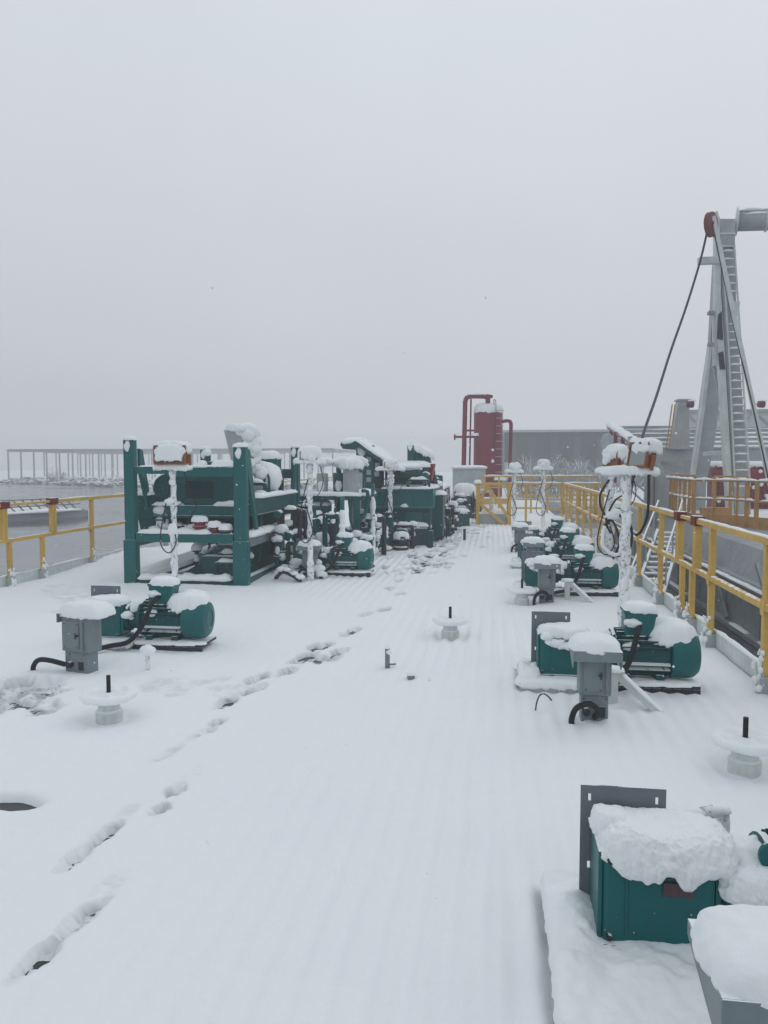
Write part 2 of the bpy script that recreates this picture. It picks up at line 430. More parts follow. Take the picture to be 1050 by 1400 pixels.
def spline(pts, n=6):
    pts = [Vector(p) for p in pts]; out = []
    for i in range(len(pts) - 1):
        a = pts[max(i - 1, 0)]; b = pts[i]; c = pts[i + 1]; d = pts[min(i + 2, len(pts) - 1)]
        for k in range(n):
            t = k / n
            out.append(0.5 * ((2 * b) + (c - a) * t + (2 * a - 5 * b + 4 * c - d) * t * t + (3 * b - a - 3 * c + d) * t ** 3))
    out.append(pts[-1]); return out

XL, XR, YE = -6.40, 1.95, 32.0          # left rail, right rail, far end of the tank deck
ZW = -1.5                                # water
# ------------------------------------------------------------------ setting: deck, snow, water, banks
m = MB(); m.bb(XL - 0.08, XR + 0.08, -2.0, YE + 4, -1.75, -0.048)
deck = m.build('deck', 'deckm'); tag(deck, kind='structure')
m = MB(); m.add([(-400, -120, ZW), (300, -120, ZW), (300, 330, ZW), (-400, 330, ZW)], [(0, 1, 2, 3)])
tag(m.build('water', 'water'), kind='structure')

PB = -0.001
MOUNDS = []      # (x, y, rx, ry, height) soft drifts against the feet of things
PRINTS = []      # (x, y, angle, length, width, depth)
def pr(px, py, ang=None, L=0.30, W=0.11, dep=0.05):
    p = P(px, py, -0.02); PRINTS.append((p.x, p.y, ang if ang is not None else 1.15, L, W, dep))
for (a, b, an, L_p, dp) in [(52, 1315, 1.47, .22, .051), (112, 1259, 1.45, .26, .050), (150, 1215, 1.45, .2, .012), (103, 1178, 1.55, .20, .044), (144, 1145, 1.5, .24, .052), (176, 1112, 1.5, .2, .010), (219, 1110, 1.55, .13, .052), (240, 1084, 1.55, .17, .052), (262, 1062, 1.5, .2, .008),
                            (281, 1003, 1.36, .18, .034), (298, 990, 1.36, .16, .051), (228, 1034, 1.36, .26, .018), (262, 1012, 1.36, .2, .012)]:
    pr(a, b, an, L_p, 0.074, dp)
for a, b in [(392, 921), (346, 945), (310, 962), (352, 930), (430, 886), (445, 884), (420, 897), (440, 903), (462, 893), (455, 901), (425, 903), (408, 905), (475, 868), (484, 863), (524, 836), (500, 842),
             (546, 814), (532, 806), (546, 786), (553, 773), (544, 795), (566, 763), (575, 770), (560, 755)]:
    pr(a, b, 1.5 + rnd.uniform(-.3, .3), 0.28, 0.12, 0.053)
for i in range(210):
    y = 11.5 + 13 * rnd.random() ** .9; x = -1.15 + (y - 13) * 0.03 + rnd.gauss(0.0, 0.33)
    PRINTS.append((x, y, 1.5 + rnd.uniform(-.5, .5), 0.32, 0.14, 0.055))
for i in range(44):                                  # trodden patch beside the near left motor
    p = P(rnd.uniform(-60, 70), rnd.uniform(935, 972)); PRINTS.append((p.x, p.y, rnd.uniform(0, 3), 0.26, 0.12, rnd.uniform(.03, .052)))
for i in range(18):
    p = P(rnd.uniform(190, 330), rnd.uniform(925, 950)); PRINTS.append((p.x, p.y, rnd.uniform(0, 3), 0.22, 0.12, 0.014))
for i in range(22):
    p = P(rnd.uniform(60, 150), rnd.uniform(800, 840)); PRINTS.append((p.x, p.y, rnd.uniform(0, 3), 0.3, 0.16, 0.018))
VALVES = [(-2.47, 4.62), (-0.40, 7.34), (1.37, 4.33), (0.35, 9.24)]
MOUNDS += [(-6.4, 12.6, .35, 1.5, .11), (-6.4, 8.6, .2, .7, .05), (0.06, 2.66, 0.10, 0.40, 0.035), (0.08, 5.85, 0.14, 0.35, 0.05), (0.75, 5.1, 0.12, 0.12, 0.05), (0.9, 5.5, 0.5, 0.15, 0.02), (0.2, 9.9, 0.15, 0.4, 0.05),
           (-3.7, 6.3, 0.3, 0.5, 0.07), (-2.9, 6.0, 0.5, 0.25, 0.05), (-2.9, 11.4, 0.5, 0.6, 0.07), (-4.2, 9.75, 0.9, 0.12, 0.04), (-3.4, 5.3, 0.3, 0.2, 0.05), (-4.3, 7.8, 0.8, 0.8, 0.03)]
def snow_height(X, Y):
    global PRINT_GREY
    PRINT_GREY = np.zeros_like(X)
    z = 0.010 * fbm(X * 1.1, Y * 0.8, 0, 1, 3) + 0.004 * fbm(X * 6, Y * 4, 0, 2, 3)
    msk = np.clip(0.45 + 1.1 * vn(X * 0.55, Y * 0.4, 0, 5), 0.08, 1.3)
    z = z + 0.0105 * msk * np.sin(2 * np.pi * (X + 0.01 * fbm(X * 2, Y * 1.5, 0, 8, 2)) / 0.118)
    z = z - 0.004 * np.exp(-(((Y + 0.05 * X) % 1.52 - 0.76) / 0.03) ** 2) * (msk > .5)
    z = z + 0.003 * fbm(X * 22, Y * 22, 0, 12, 2) + 0.006 * np.clip(fbm(X * 3.1, Y * 2.2, 0, 19, 4), 0, 1)
    for (x, y, a, b, h) in MOUNDS:
        d = ((X - x) / a) ** 2 + ((Y - y) / b) ** 2
        z = z + h * np.exp(-d) * (1 + 0.3 * fbm(X * 7, Y * 7, 0, 31, 2))
    for (x, y) in VALVES:
        d = np.hypot(X - x, Y - y); z = z - 0.022 * np.exp(-((d - 0.10) / 0.06) ** 2) - 0.010 * np.exp(-((d - 0.14) / 0.12) ** 2)
    for (x, y, an, L, W, dep) in PRINTS:
        sel = (np.abs(X - x) < L) & (np.abs(Y - y) < L)
        if not sel.any(): continue
        u = (X[sel] - x) * math.cos(an) + (Y[sel] - y) * math.sin(an); v = -(X[sel] - x) * math.sin(an) + (Y[sel] - y) * math.cos(an)
        wv = W * (0.82 + 0.25 * np.cos(u / L * 5.5))
        dep = dep * 1.0
        q = (np.abs(u) / (L / 2)) ** 4 + (np.abs(v) / (wv / 2)) ** 4
        q = q * (1 + 0.9 * fbm(X[sel] * 20, Y[sel] * 20, 0, int(x * 10), 2))
        f = 1 / (1 + np.clip(q, 0, 50) ** 2.2)
        tread = 0.010 * np.sin(u * 2 * math.pi / 0.048 + 2 * np.sin(v * 30)) + 0.030 * fbm(X[sel] * 14, Y[sel] * 14, 0, 44, 3) + PB
        rim = 0.010 * np.exp(-((q - 1.8) / 0.9) ** 2) * np.clip(1 + 1.2 * fbm(X[sel] * 15, Y[sel] * 15, 0, 3, 2), 0, 2)
        PRINT_GREY[sel] = np.maximum(PRINT_GREY[sel], f * np.clip(.42 + 1.5 * fbm(X[sel] * 13, Y[sel] * 13, 0, 61, 3) + .35 * np.sin(u * 2 * math.pi / .048), 0, 1) * min(1, dep / .06))
        zz = z[sel]; z[sel] = zz * (1 - f) + f * (-dep + tread * min(1, dep / 0.05)) + rim * min(1, dep / 0.05)
    hp = P(8, 1094); u = (X - hp.x) / 0.16; v = (Y - hp.y) / 0.07       # the melted hole over the deck drain
    q = (u * u + v * v) * (1 + 0.3 * fbm(X * 9, Y * 9, 0, 71, 2)); f = 1 / (1 + q ** 4)
    z = z * (1 - f) + f * -0.11
    return z
xs = np.concatenate([np.arange(XL - 0.06, -4.2, 0.05), np.arange(-4.2, 1.2, 0.0165), np.arange(1.2, XR + 0.04, 0.03)])
ys = np.concatenate([np.arange(0.6, 1.9, 0.06), np.arange(1.9, 5.2, 0.0165), np.arange(5.2, 8, 0.024), np.arange(8, 13, 0.04), np.arange(13, 24, 0.05), np.arange(24, YE + 4.1, 0.4)])
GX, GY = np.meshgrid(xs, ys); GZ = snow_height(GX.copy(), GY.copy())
nv_ = GX.size; me = bpy.data.meshes.new('snow_cover')
ny_, nx_ = GX.shape
idx = np.arange(nv_).reshape(ny_, nx_)
q = np.stack([idx[:-1, :-1], idx[:-1, 1:], idx[1:, 1:], idx[1:, :-1]], -1).reshape(-1, 4)
me.vertices.add(nv_); me.vertices.foreach_set('co', np.stack([GX, GY, GZ], -1).ravel())
me.loops.add(q.size); me.loops.foreach_set('vertex_index', q.ravel().astype(np.int32))
me.polygons.add(len(q)); me.polygons.foreach_set('loop_start', (np.arange(len(q)) * 4).astype(np.int32)); me.polygons.foreach_set('loop_total', np.full(len(q), 4, np.int32))
me.update(); at_ = me.attributes.new('print_grey', 'FLOAT', 'POINT'); at_.data.foreach_set('value', PRINT_GREY.ravel().astype(np.float32)); me.shade_smooth(); me.materials.append(M['field'])
sn = bpy.data.objects.new('snow_ground', me); col.objects.link(sn); tag(sn, kind='structure')

# far snowy bank with frosted scrub behind the water
def terrain(name, line, depth, h, seed, mat='field', nx=220, nyy=26):
    """a shore following `line` (points at the waterline, left to right), rising away from the water"""
    L = [Vector(p) for p in line]; cum = [0]
    for i in range(1, len(L)): cum.append(cum[-1] + (L[i] - L[i - 1]).length)
    mb = MB(); vs = []
    t = np.linspace(0, cum[-1], nx)
    bx = np.interp(t, cum, [p.x for p in L]); by = np.interp(t, cum, [p.y for p in L])
    for j in range(nyy):
        d = depth * (j / (nyy - 1)) ** 1.8
        z = ZW - 0.25 + h * min(1, (d / 3.0)) ** 0.7 + (0.35 * fbm(bx * 0.35, (by + d) * 0.35, 0, seed, 4)) * min(1, d / 2) + 0.25
        xx = bx + d * line_dir[0]; yy = by + d * line_dir[1] + 0.8 * fbm(bx * 0.3, j * 0.2, 0, seed + 1, 3)
        vs.append(np.stack([xx, yy, z if j else np.full_like(bx, ZW - 0.2)], -1))
    V = np.concatenate(vs); fs = []
    for j in range(nyy - 1):
        for i in range(nx - 1):
            a = j * nx + i; fs.append((a, a + 1, a + nx + 1, a + nx))
    mb.add(V, fs); o = mb.build(name, mat, smooth=True); tag(o, kind='structure'); return o
line_dir = (0.0, 1.0)
bank_pts = [(-160, 118, ZW)] + [tuple(P(a, b, ZW)) for a, b in ((0, 661), (60, 661.5), (171, 666), (300, 667.5), (420, 666))] + [(-12, 96, ZW), (-2, 70, ZW), (8, 62, ZW), (90, 58, ZW)]
terrain('far_bank', bank_pts, 130, 0.75, 11)

# frosted scrub: many fine twigs from a base
def shrub(name, label, base, h, wdt, n, seed, mat='bark', cat='shrub', group=None, rad=0.012):
    rr = random.Random(seed); mb = MB()
    root = thing(name, label, cat, base, 0, group)
    def twig(p, d, L, r, lv):
        q = p + d * L; mb.tube([p, p + d * L * 0.5 + Vector((rr.gauss(0, .03), rr.gauss(0, .03), 0)) * L, q], [r, r * .8, r * .5], 4, caps=False)
        if lv > 0:
            for k in range(rr.randint(3, 4)):
                t = rr.uniform(.35, 1); dd = (d + Vector((rr.gauss(0, .55), rr.gauss(0, .55), rr.uniform(-.1, .45)))).normalized()
                twig(p + d * L * t, dd, L * rr.uniform(.4, .65), r * .7, lv - 1)
    for i in range(n):
        a = rr.uniform(0, 6.28); s = rr.uniform(0, wdt / 2)
        d = Vector((math.cos(a) * .4, math.sin(a) * .4, 1)).normalized()
        twig(Vector((math.cos(a) * s, math.sin(a) * s, -0.2)), d, h * rr.uniform(.4, .62), rad, 2)
    mb.build('branches', mat, root)
    return root

# ------------------------------------------------------------------ far: steel frame, hall, bank scrub
t = thing('steel_frame', 'long bare steel building frame standing in the mist on the far bank', 'steel frame', (0, 0, 0))
FY = 112; fx0 = D(11, 618, FY).x; ft = D(11, 618, FY).z
rows = [(0, 19.5), (14, 20.5), (29, 22.0)]; 
for r_, (dy, sp) in enumerate(rows):
    yy = FY + dy; x = D(11 + (0, 49, 95)[r_], 618, yy).x; step = sp * 1.016 / 1050 * FY * 1.03
    nps = 25 if r_ == 0 else 18
    for i in range(nps):
        mb = MB(); mb.bb(x + i * step - .09, x + i * step + .09, yy - .09, yy + .09, -1.2, ft); mb.build('post', 'hull', t)
    mb = MB(); mb.bb(x - .15, x + (nps - 1) * step + .15, yy - .1, yy + .1, ft, ft + .45); mb.build('beam', 'hull', t)
mb = MB()
for i in range(25):
    x = fx0 + i * 19.5 * 1.016 / 1050 * FY * 1.03; mb.bb(x - .1, x + .1, FY + .1, FY + 29, ft + .1, ft + .4)
mb.build('rafter', 'hull', t)

t = thing('hall', 'big flat-roofed grey hall with pale upright panels behind the frosted shrubs', 'hall', (0, 0, 0))
h0 = D(690, 588, 85); h1 = D(962, 588, 85)
mb = MB(); mb.bb(h0.x, h1.x, 85, 125, -1.5, h0.z - .25); mb.build('wall', 'hall', t)
mb = MB(); mb.bb(h0.x - .3, h1.x + .3, 84.7, 125.3, h0.z - .25, h0.z); mb.build('roof_edge', 'pale', t)
mb = MB()
for i in range(46):
    x = h0.x + .2 + i * (h1.x - h0.x - .4) / 46; mb.bb(x, x + .07, 84.93, 84.995, -1.2, h0.z - .3)
mb.build('cladding_ribs', 'hall', t)
for px in (727, 758, 789, 821, 700, 905, 930):
    a = D(px - 5, 597, 85); b = D(px + 5, 597, 85); mb = MB(); mb.bb(a.x, b.x, 84.85, 84.925, D(px, 650, 85).z, a.z); mb.build('light_panel', 'panel', t)
ng = 'frosted shrubs in front of the hall'
rr = random.Random(3)
descs = ['leftmost frosted shrub before the hall, beside the red tank', 'low frosted shrub right of the red tank', 'frosted shrub behind the yellow cross railing', 'tallest frosted shrub in front of the grey hall', 'spreading frosted shrub under the pale hall panels',
         'thin frosted shrub between two hall panels', 'round frosted shrub left of the lamp poles', 'frosted shrub just behind the twin lamp poles', 'frosted shrub right of the lamp poles below the gantry', 'frosted shrub seen under the gantry girder', 'rightmost frosted shrub beside the mast leg']
for i, px in enumerate((704, 722, 741, 763, 779, 795, 812, 842, 905, 928, 942)):
    b = D(px, 650, 66 + rr.uniform(-1, 3)); b.z = -1.0
    shrub('shrub', descs[i], b, (2.7 + rr.uniform(0, 1.3) + (.6 if i == 3 else 0)) * (.72 if i > 7 else 1), 3.6 if i < 8 else 2.0, 26 if i < 8 else 8, i, group=ng, rad=.05)
for i, (px, hh) in enumerate(((30, 1.6), (62, 1.9), (78, 2.0), (96, 1.4), (120, 1.8), (146, 2.0), (205, 1.8), (365, 1.8), (395, 1.5))):
    b = P(px, 662 + (px / 171) * 3.5 if px < 171 else 666, ZW); b.z = -1.3; b.y += 3
    shrub('shrub', ['low snowy shrub far left on the bank', 'bare dark shrub at the waterline under the steel frame', 'broad snowy shrub beside the bare dark one', 'small snowy shrub on the bank mid-way along', 'snowy shrub behind the second yellow post', 'snowy shrub just left of the green skid',
          'snowy shrub seen through the green skid', 'snowy shrub seen left of the tall green post', 'snowy shrub seen right of the tall green post'][i], b, hh * (1.6 if i == 1 else .8), 5.5 if i != 1 else 1.6, 16, 40 + i, mat='brushwood' if i % 2 else 'bark', group='shrubs on the far bank', rad=.028)
# rubble under the snow at the waterline
mb = MB(); ms = MB()
for i in range(620):
    px = rr.uniform(-10, 470); b = P(px, 662 + min(1, max(px, 0) / 171) * 4.5, ZW); s_ = rr.uniform(.08, .34) * (1.6 if i % 11 == 0 else 1)
    y = b.y + rr.uniform(.2, 7); z = -1.35 + (y - b.y) * .1
    mb.blob((b.x + rr.uniform(-.5, .5), y, z), s_, i, .9, 7, (1.6, 1, .7)); ms.blob((b.x, y + .3, z + s_ * .35), s_ * .9, i + 300, .6, 7, (1.6, 1, .5))
t = mb.build('bank_rubble', 'dark'); tag(t, 'dark broken rubble along the far waterline', 'rubble', kind='stuff')
tag(ms.build('snow_on_rubble', 'snow', smooth=True), 'snow lying over the rubble of the far bank', 'snow', kind='stuff')

# floating pontoon with a tilted rail, left on the ice
pt = thing('pontoon', 'long low snow-covered pontoon with a slanted rail afloat left', 'pontoon', (0, 0, 0))
a = P(-70, 712, ZW + .25); b = P(121, 700, ZW + .25)
d = (b - a).normalized(); nrm = Vector((-d.y, d.x, 0))
mb = MB(); mb.beam(a + nrm * 1.6 - Vector((0, 0, .25)), b + nrm * 1.6 - Vector((0, 0, .25)), 3.2, .75); mb.build('float', 'hull', pt, bevel=.05)
mb = MB(); mb.ridge(a + nrm * 1.6 + Vector((0, 0, .13)), b + nrm * 1.6 + Vector((0, 0, .13)), 3.1, .16, 2, step=.4); mb.build('snow_cover', 'snow', pt, smooth=True)
mb = MB(); up = Vector((0, 0, .72)) + nrm * .9
L_ = (b - a).length
for k_, f_ in ((0, 1.0), (1, .5), (2, .06)): mb.beam(a + nrm * .3 + up * f_ + Vector((0, 0, .12)), b + nrm * .3 + up * f_ + Vector((0, 0, .12)), .05, .05)
mb.build('rail', 'dark', pt)
for i in range(15):
    p = a + d * (L_ * (i + .3) / 15) + nrm * .3
    mb = MB(); mb.beam(p, p + up + d * -.35 + Vector((0, 0, .12)), .06, .06); mb.build('rail_post', 'dark', pt)

# ------------------------------------------------------------------ railings
def railing(name, label, x, ys, y0, y1, joint, side):
    """yellow pipe-and-bar rail with a toe board, along the deck"""
    t = thing(name, label, 'railing', (x, 0, 0))
    segs = [(y0, joint[0]), (joint[1], y1)] if joint else [(y0, y1)]
    for (a, b) in segs:
        mb = MB(); mb.bb(-.032, .032, a, b, 1.075, 1.125); mb.build('top_rail', 'yellow', t, bevel=.006)
    mb = MB(); mb.bb(-.028, .028, y0, y1, .60, .648); mb.build('mid_rail', 'yellow', t, bevel=.006)
    if joint:
        j0, j1 = joint
        mb = MB(); mb.bb(-.02, .02, j0, j1, 1.085, 1.118); mb.build('top_rail', 'yellow', t, bevel=.004)
        for j in joint:
            mb = MB(); mb.bb(-.034, .034, j - .05, j - .004, .648, 1.075); mb.bb(-.034, .034, j + .004, j + .05, .648, 1.075); mb.build('joint_post', 'yellow', t, bevel=.006)
            mb = MB(); mb.bb(-.05, .05, j - .085, j + .085, 1.055, 1.15); mb.build('joint_clamp', 'redcap', t, bevel=.008)
    for i, y in enumerate(ys):
        lower = joint and joint[0] - .05 < y < joint[1] + .05
        mb = MB(); mb.bb(-.026, .026, y - .03, y + .03, 0.0, .6 if lower else 1.075)
        if not lower: mb.bb(-.034, -.0265, y - .04, y + .04, .56, .68)
        mb.build('post', 'yellow', t, bevel=.005)
        mb = MB(); mb.bb(side * .03 - .012, side * .03 + .012, y - .05, y + .05, -.05, .17); mb.bb(-.05, .05, y - .055, y - .045, -.05, .12)
        mb.build('post_socket', 'pale', t, bevel=.003)
        mb = MB()
        for k in range(26):
            z_ = rnd.random() ** 1.4 * .30; mb.blob((side * .035 + rnd.uniform(-.03, .02), y + rnd.uniform(-.045, .045), z_), rnd.uniform(.010, .026) * (1.25 - 1.8 * z_), i * 9 + k, .6, 7, (1, 1, 1.3))
        mb.build('clinging_snow', 'snow', t, smooth=True)
    mb = MB(); mb.bb(-.012 - side * .05, .012 - side * .05, y0, y1, -.05, .15); mb.build('toe_board', 'white', t, bevel=.004)
    mb = MB()
    mb.ridge((-side * .05, y0, .15), (-side * .05, y1, .15), .035, .022, 5, gap=.42, step=.12)
    for (a, b) in segs: mb.ridge((0, a, 1.125), (0, b, 1.125), .045, .012, 9, gap=.12, step=.12)
    mb.build('snow_strip', 'snow', t, smooth=True)
    return t
ysl = [10.17 - 3.9, 10.17 - 2.2, 9.41, 10.17, 11.55, 13.0, 14.4, 15.8, 17.2, 18.6, 20.0, 21.4, 22.8, 24.2]
railing('left_railing', 'yellow railing with red clamps along the water at the left edge', XL, ysl, 3.0, 30.0, (9.3, 10.45), 1)
ysr = [4.4, 5.79, 7.2, 7.87, 8.27, 9.32, 10.66] + [10.66 + 1.3 * k for k in range(1, 9)]
railing('right_railing', 'long yellow railing with red clamps along the right deck edge', XR, ysr, 2.5, 21.8, (7.72, 8.42), -1)
# cross rails at the end of the deck
def cross_rail(label, x0, x1, y, nposts, top=1.12):
    t = thing('cross_railing', label, 'railing', (0, y, 0))
    for z in (top - .03, top * .68, top * .36):
        mb = MB(); mb.bb(x0, x1, -.025, .025, z - .025, z + .025); mb.build('rail', 'yellow', t)
    for i in range(nposts):
        x = x0 + (x1 - x0) * i / (nposts - 1); mb = MB(); mb.bb(x - .03, x + .03, -.03, .03, -.05, top); mb.build('post', 'yellow', t)
    mb = MB(); mb.ridge((x0, 0, top - .005), (x1, 0, top - .005), .06, .035, 4, gap=.1, step=.1); mb.build('snow_strip', 'snow', t, smooth=True)
    return t
cross_rail('yellow railing crossing the far end of the deck behind the small lamp', .42, 1.9, 21.9, 4)
cross_rail('farther yellow railing across the deck beyond the first one', -.35, 3.4, 26.2, 8, 1.25)
cross_rail('short yellow railing stepping out past the end of the right railing', 1.95, 3.1, 22.6, 6, 1.1)
# yellow braced stair tower at the deck end
t = thing('braced_gate_frame', 'yellow frame with diagonal braces around a white pipe before the red tank', 'frame', (0, 21.0, 0))
x0, x1 = g0, g1 = -.42, .44
for x in (x0, x1):
    for y in (0, .9):
        mb = MB(); mb.bb(x - .045, x + .045, y - .045, y + .045, -.05, 1.13); mb.build('post', 'yellow', t)
for (y, z) in ((0, 1.09), (0, .6), (.9, 1.09), (.9, .6)):
    mb = MB(); mb.bb(x0 + .045, x1 - .045, y - .03, y + .03, z - .03, z + .03); mb.build('rail', 'yellow', t)
for (a, b) in (((x0 + .05, -.035, .58), (x1 - .1, -.035, -.02)), ((x0 + .25, -.035, 1.05), (x1 - .02, -.035, .2)), ((x0 + .25, .0, 1.0), (x0 + .05, 0, .66))):
    mb = MB(); mb.beam(a, b, .03, .085); mb.build('brace', 'yellow', t)
mb = MB(); mb.bb(x0, x1, .1, .8, -.02, .28); mb.build('plinth', 'pale', t)
mb = MB(); mb.cap((x0 + x1) / 2, .45, .28, .7, .6, .12, 3); mb.cap(x0, 0, 1.13, .2, .25, .08, 5); mb.build('snow_cap', 'snow', t, smooth=True)
mb = MB(); mb.tube(spline([(-.05, .3, .2), (-.05, .3, .8), (-.12, .3, .9), (-.35, .3, .9)], 5), .06, 10); mb.build('pipe', 'frost', t, smooth=True)

# ------------------------------------------------------------------ agitator drives
def sheet(mb, x0, x1, y0, y1, z, h, seed, st=.007):
    """a flat-lying layer of snow over a rectangular top, rounded and ragged at its rim"""
    gx, gy = np.meshgrid(np.arange(x0, x1 + st, st), np.arange(y0, y1 + st, st)); n1, n2 = gx.shape
    dx = np.minimum(gx - x0, x1 - gx); dy = np.minimum(gy - y0, y1 - gy); d = np.minimum(dx, dy)
    d = np.clip(np.where((dx < .04) & (dy < .04), .04 - np.hypot(.04 - dx, .04 - dy), d) / .04, 0, 1)
    hh = h * (1 + .9 * fbm(gx * 7, gy * 7, 0, seed, 3)) + .012 * np.clip(fbm(gx * 14 + 3, gy * 14, 0, seed + 1, 3), 0, 1) + .0025 * fbm(gx * 70, gy * 70, 0, seed + 4, 2)
    hh = hh + .05 * np.exp(-((gx - .07) / .07) ** 2 - ((gy + .02) / .2) ** 2)
    zz = z + np.sqrt(1 - (1 - d) ** 2) * hh - (d <= 0.02) * .05 * (.4 + .8 * np.abs(fbm(gx * 12, gy * 12, 0, seed + 8, 3)))
    gx = gx + (1 - d) * .012 * fbm(gx * 16, gy * 16, 0, seed + 5, 3); gy = gy + (1 - d) * .012 * fbm(gx * 16, gy * 16, 0, seed + 6, 3)
    V = np.stack([gx, gy, zz], -1).reshape(-1, 3); fs = []
    for i in range(n1 - 1):
        for j in range(n2 - 1): a = i * n2 + j; fs.append((a, a + 1, a + n2 + 1, a + n2))
    mb.add(V, fs)
def make_agitator(label, big=False):
    """gearbox, coupling, finned motor and guard plate on a beam plinth; local x runs toward the motor end"""
    t = thing('agitator_drive', label, 'agitator drive', (0, 0, 0), 0, 'agitator drives along the deck')
    mb = MB(); mb.bb(0, .62, -.30, -.05, -.05, .07); mb.bb(0, .62, .05, .30, -.05, .07); mb.bb(.04, .60, -.26, .26, -.05, .05); mb.build('plinth', 'pale', t, bevel=.006)
    if big: mb = MB(); mb.bb(0, .62, -.52, -.303, -.05, .066); mb.build('plinth_front', 'pale', t, bevel=.006)
    mb = MB(); mb.bb(.64, 1.28, -.19, .17, .035, .06)
    for k in range(9): mb.bb(.66 + k * .07, .672 + k * .07, -.192, -.165, -.05, .058)
    mb.bb(.64, 1.28, -.19, -.17, -.03, .035); mb.build('motor_tray', 'dark', t, bevel=.003)
    # guard plate with slotted holes
    mb = MB(); x0, x1, z0, z1, y = .10, .39, .07, .52, .085
    holes = [(.03, .045), (.26, .045), (.03, .27), (.26, .27)]
    xs_ = [x0, x0 + .026, x0 + .036, x1 - .036, x1 - .026, x1]; zs_ = [z0, z1 - .30, z1 - .275, z1 - .055, z1 - .03, z1]
    for i in range(5):
        for j in range(5):
            if i in (1, 3) and j in (1, 3): continue
            mb.bb(xs_[i], xs_[i + 1], y, y + .006, zs_[j], zs_[j + 1])
    mb.build('guard_plate', 'slate', t)
    # gearbox: tapered casting with base flange, ribs and output stub
    mb = MB()
    prof = [(-.14, .075), (.075, .075), (.075, .37), (.045, .395), (-.11, .395), (-.14, .365)]
    mb.prism([(p[0], p[1]) for p in prof], 'x', .15, .50)
    mb.build('gearbox', 'teal', t, bevel=.016)
    mb = MB(); mb.bb(.13, .52, -.16, .08, .07, .098); mb.bb(.135, .149, -.13, .065, .10, .39); mb.bb(.501, .52, -.13, .07, .12, .385)
    for k in range(3): mb.bb(.22 + k * .09, .228 + k * .09, -.146, -.1405, .12, .38) if k == 0 else None
    mb.build('gearbox_flange', 'teal', t, bevel=.005)
    mb = MB(); mb.bb(.335, .43, -.147, -.1405, .265, .31); mb.build('nameplate', 'nameplate', t)
    mb = MB()
    for (x, z) in ((.17, .115), (.47, .115), (.17, .37), (.47, .37)): mb.cyl((x, -.155, z), (x, -.139, z), .011, 6)
    mb.build('bolts', 'dark', t)
    mb = MB(); mb.lathe([(.095, .521), (.125, .53), (.125, .555), (.10, .57), (.11, .66), (.165, .67), (.165, .695)], (0, -.02, .26), 'x', 24); autosmooth(mb.build('coupling_housing', 'teald', t))
    # motor: finned body, fan cowl
    mb = MB(); mb.lathe([(.138, .696), (.138, 1.08)], (0, -.02, .26), 'x', 30)
    for k in range(24):
        a = 2 * math.pi * (k + .5) / 24
        if abs(math.sin(a)) > .93 and math.sin(a) > 0: continue
        m3 = Matrix.Rotation(a, 3, 'X'); mb.box(Vector((.89, -.02, .26)) + m3 @ Vector((0, 0, .156)), (.37, .009, .038), m3)
    mb.build('motor_body', 'teald', t)
    mb = MB(); mb.lathe([(.172, 1.085), (.18, 1.09), (.18, 1.22), (.172, 1.255), (.145, 1.285), (.08, 1.298), (.075, 1.290), (.02, 1.290)], (0, -.02, .26), 'x', 30)
    autosmooth(mb.build('fan_cowl', 'teal', t))
    mb = MB(); mb.bb(.74, .80, -.15, .11, .06, .12); mb.bb(.98, 1.04, -.15, .11, .06, .12); mb.build('motor_foot', 'teald', t, bevel=.005)
    mb = MB(); mb.prism([(.76, .38), (.95, .38), (.985, .56), (.76, .58)], 'y', -.12, .06); mb.prism([(.75, .555), (.99, .535), (.99, .565), (.75, .587)], 'y', -.126, .066); mb.build('terminal_box', 'teal', t, bevel=.012)
    mb = MB(); mb.tube(arc((1.01, -.05, .37), (1.06, -.05, .44), (1.02, -.05, .40), 4), .01, 8)
    mb.tube([Vector((1.03, -.02, .39)) + Vector((math.cos(a) * .028, 0, math.sin(a) * .028)) for a in [i * math.pi / 6 for i in range(13)]], .008, 6, caps=False)
    mb.build('lifting_eye', 'black', t, smooth=True)
    # cable from the terminal box down to the deck
    mb = MB(); mb.tube(spline([(.86, -.125, .47), (.83, -.20, .42), (.77, -.26, .24), (.66, -.30, .10), (.52, -.36, .07), (.45, -.5, .07)], 6), .021, 10); mb.build('cable', 'black', t, smooth=True)
    mb = MB(); mb.cyl((.72, -.29, .13), (.64, -.31, .09), .032, 14); mb.cyl((.70, -.29, .125), (.69, -.293, .12), .042, 6); mb.build('cable_gland', 'grey', t, bevel=.003)
    F = .006 if big else .004
    k = 2 if big else 1
    mb = MB()
    mb.cap(.33, -.035, .395, .39, .255, .055, 3, 3.2, 12 * k, 40 * k, .14, .25, .6, fine=F) if not big else None
    mb.cap(.63, -.02, .345, .20, .16, .06, 6, 2.5, 10, 30, .25, .35, .8, fine=F)
    mb.cap(1.09, -.005, .375, .39, .33, .12, 8, 2.6, 12, 40, .12, .25, .45, fine=F); mb.blob((.80, -.155, .33), .04, 4, .5, 12, (1.6, .6, .9))
    mb.cap(.875, -.03, .578, .25, .21, .055, 11, 3.0, 10, 34, .14, .25, .35, fine=F)
    mb.build('snow_cap', 'fluff', t, smooth=True)
    mb = MB(); mb.cap(.31, -.19 if not big else -.30, .064, .66, .24 if not big else .46, .028, 5, 9, 9, 44, .05, .3, 1.6, fine=F); mb.cap(.96, -.12, .055, .66, .16, .03, 15, 5, 8, 30, .1, .4, .3)
    mb.cap(.08, 0, .068, .16, .5, .045 if big else .07, 25, 4, 9, 34, .1, .4, .5, fine=F)
    if big:
        mb = MB(); sheet(mb, -.02, .66, -.545, .31, .066, .035, 7)
    mb.build('plinth_snow', 'snow', t, smooth=True)
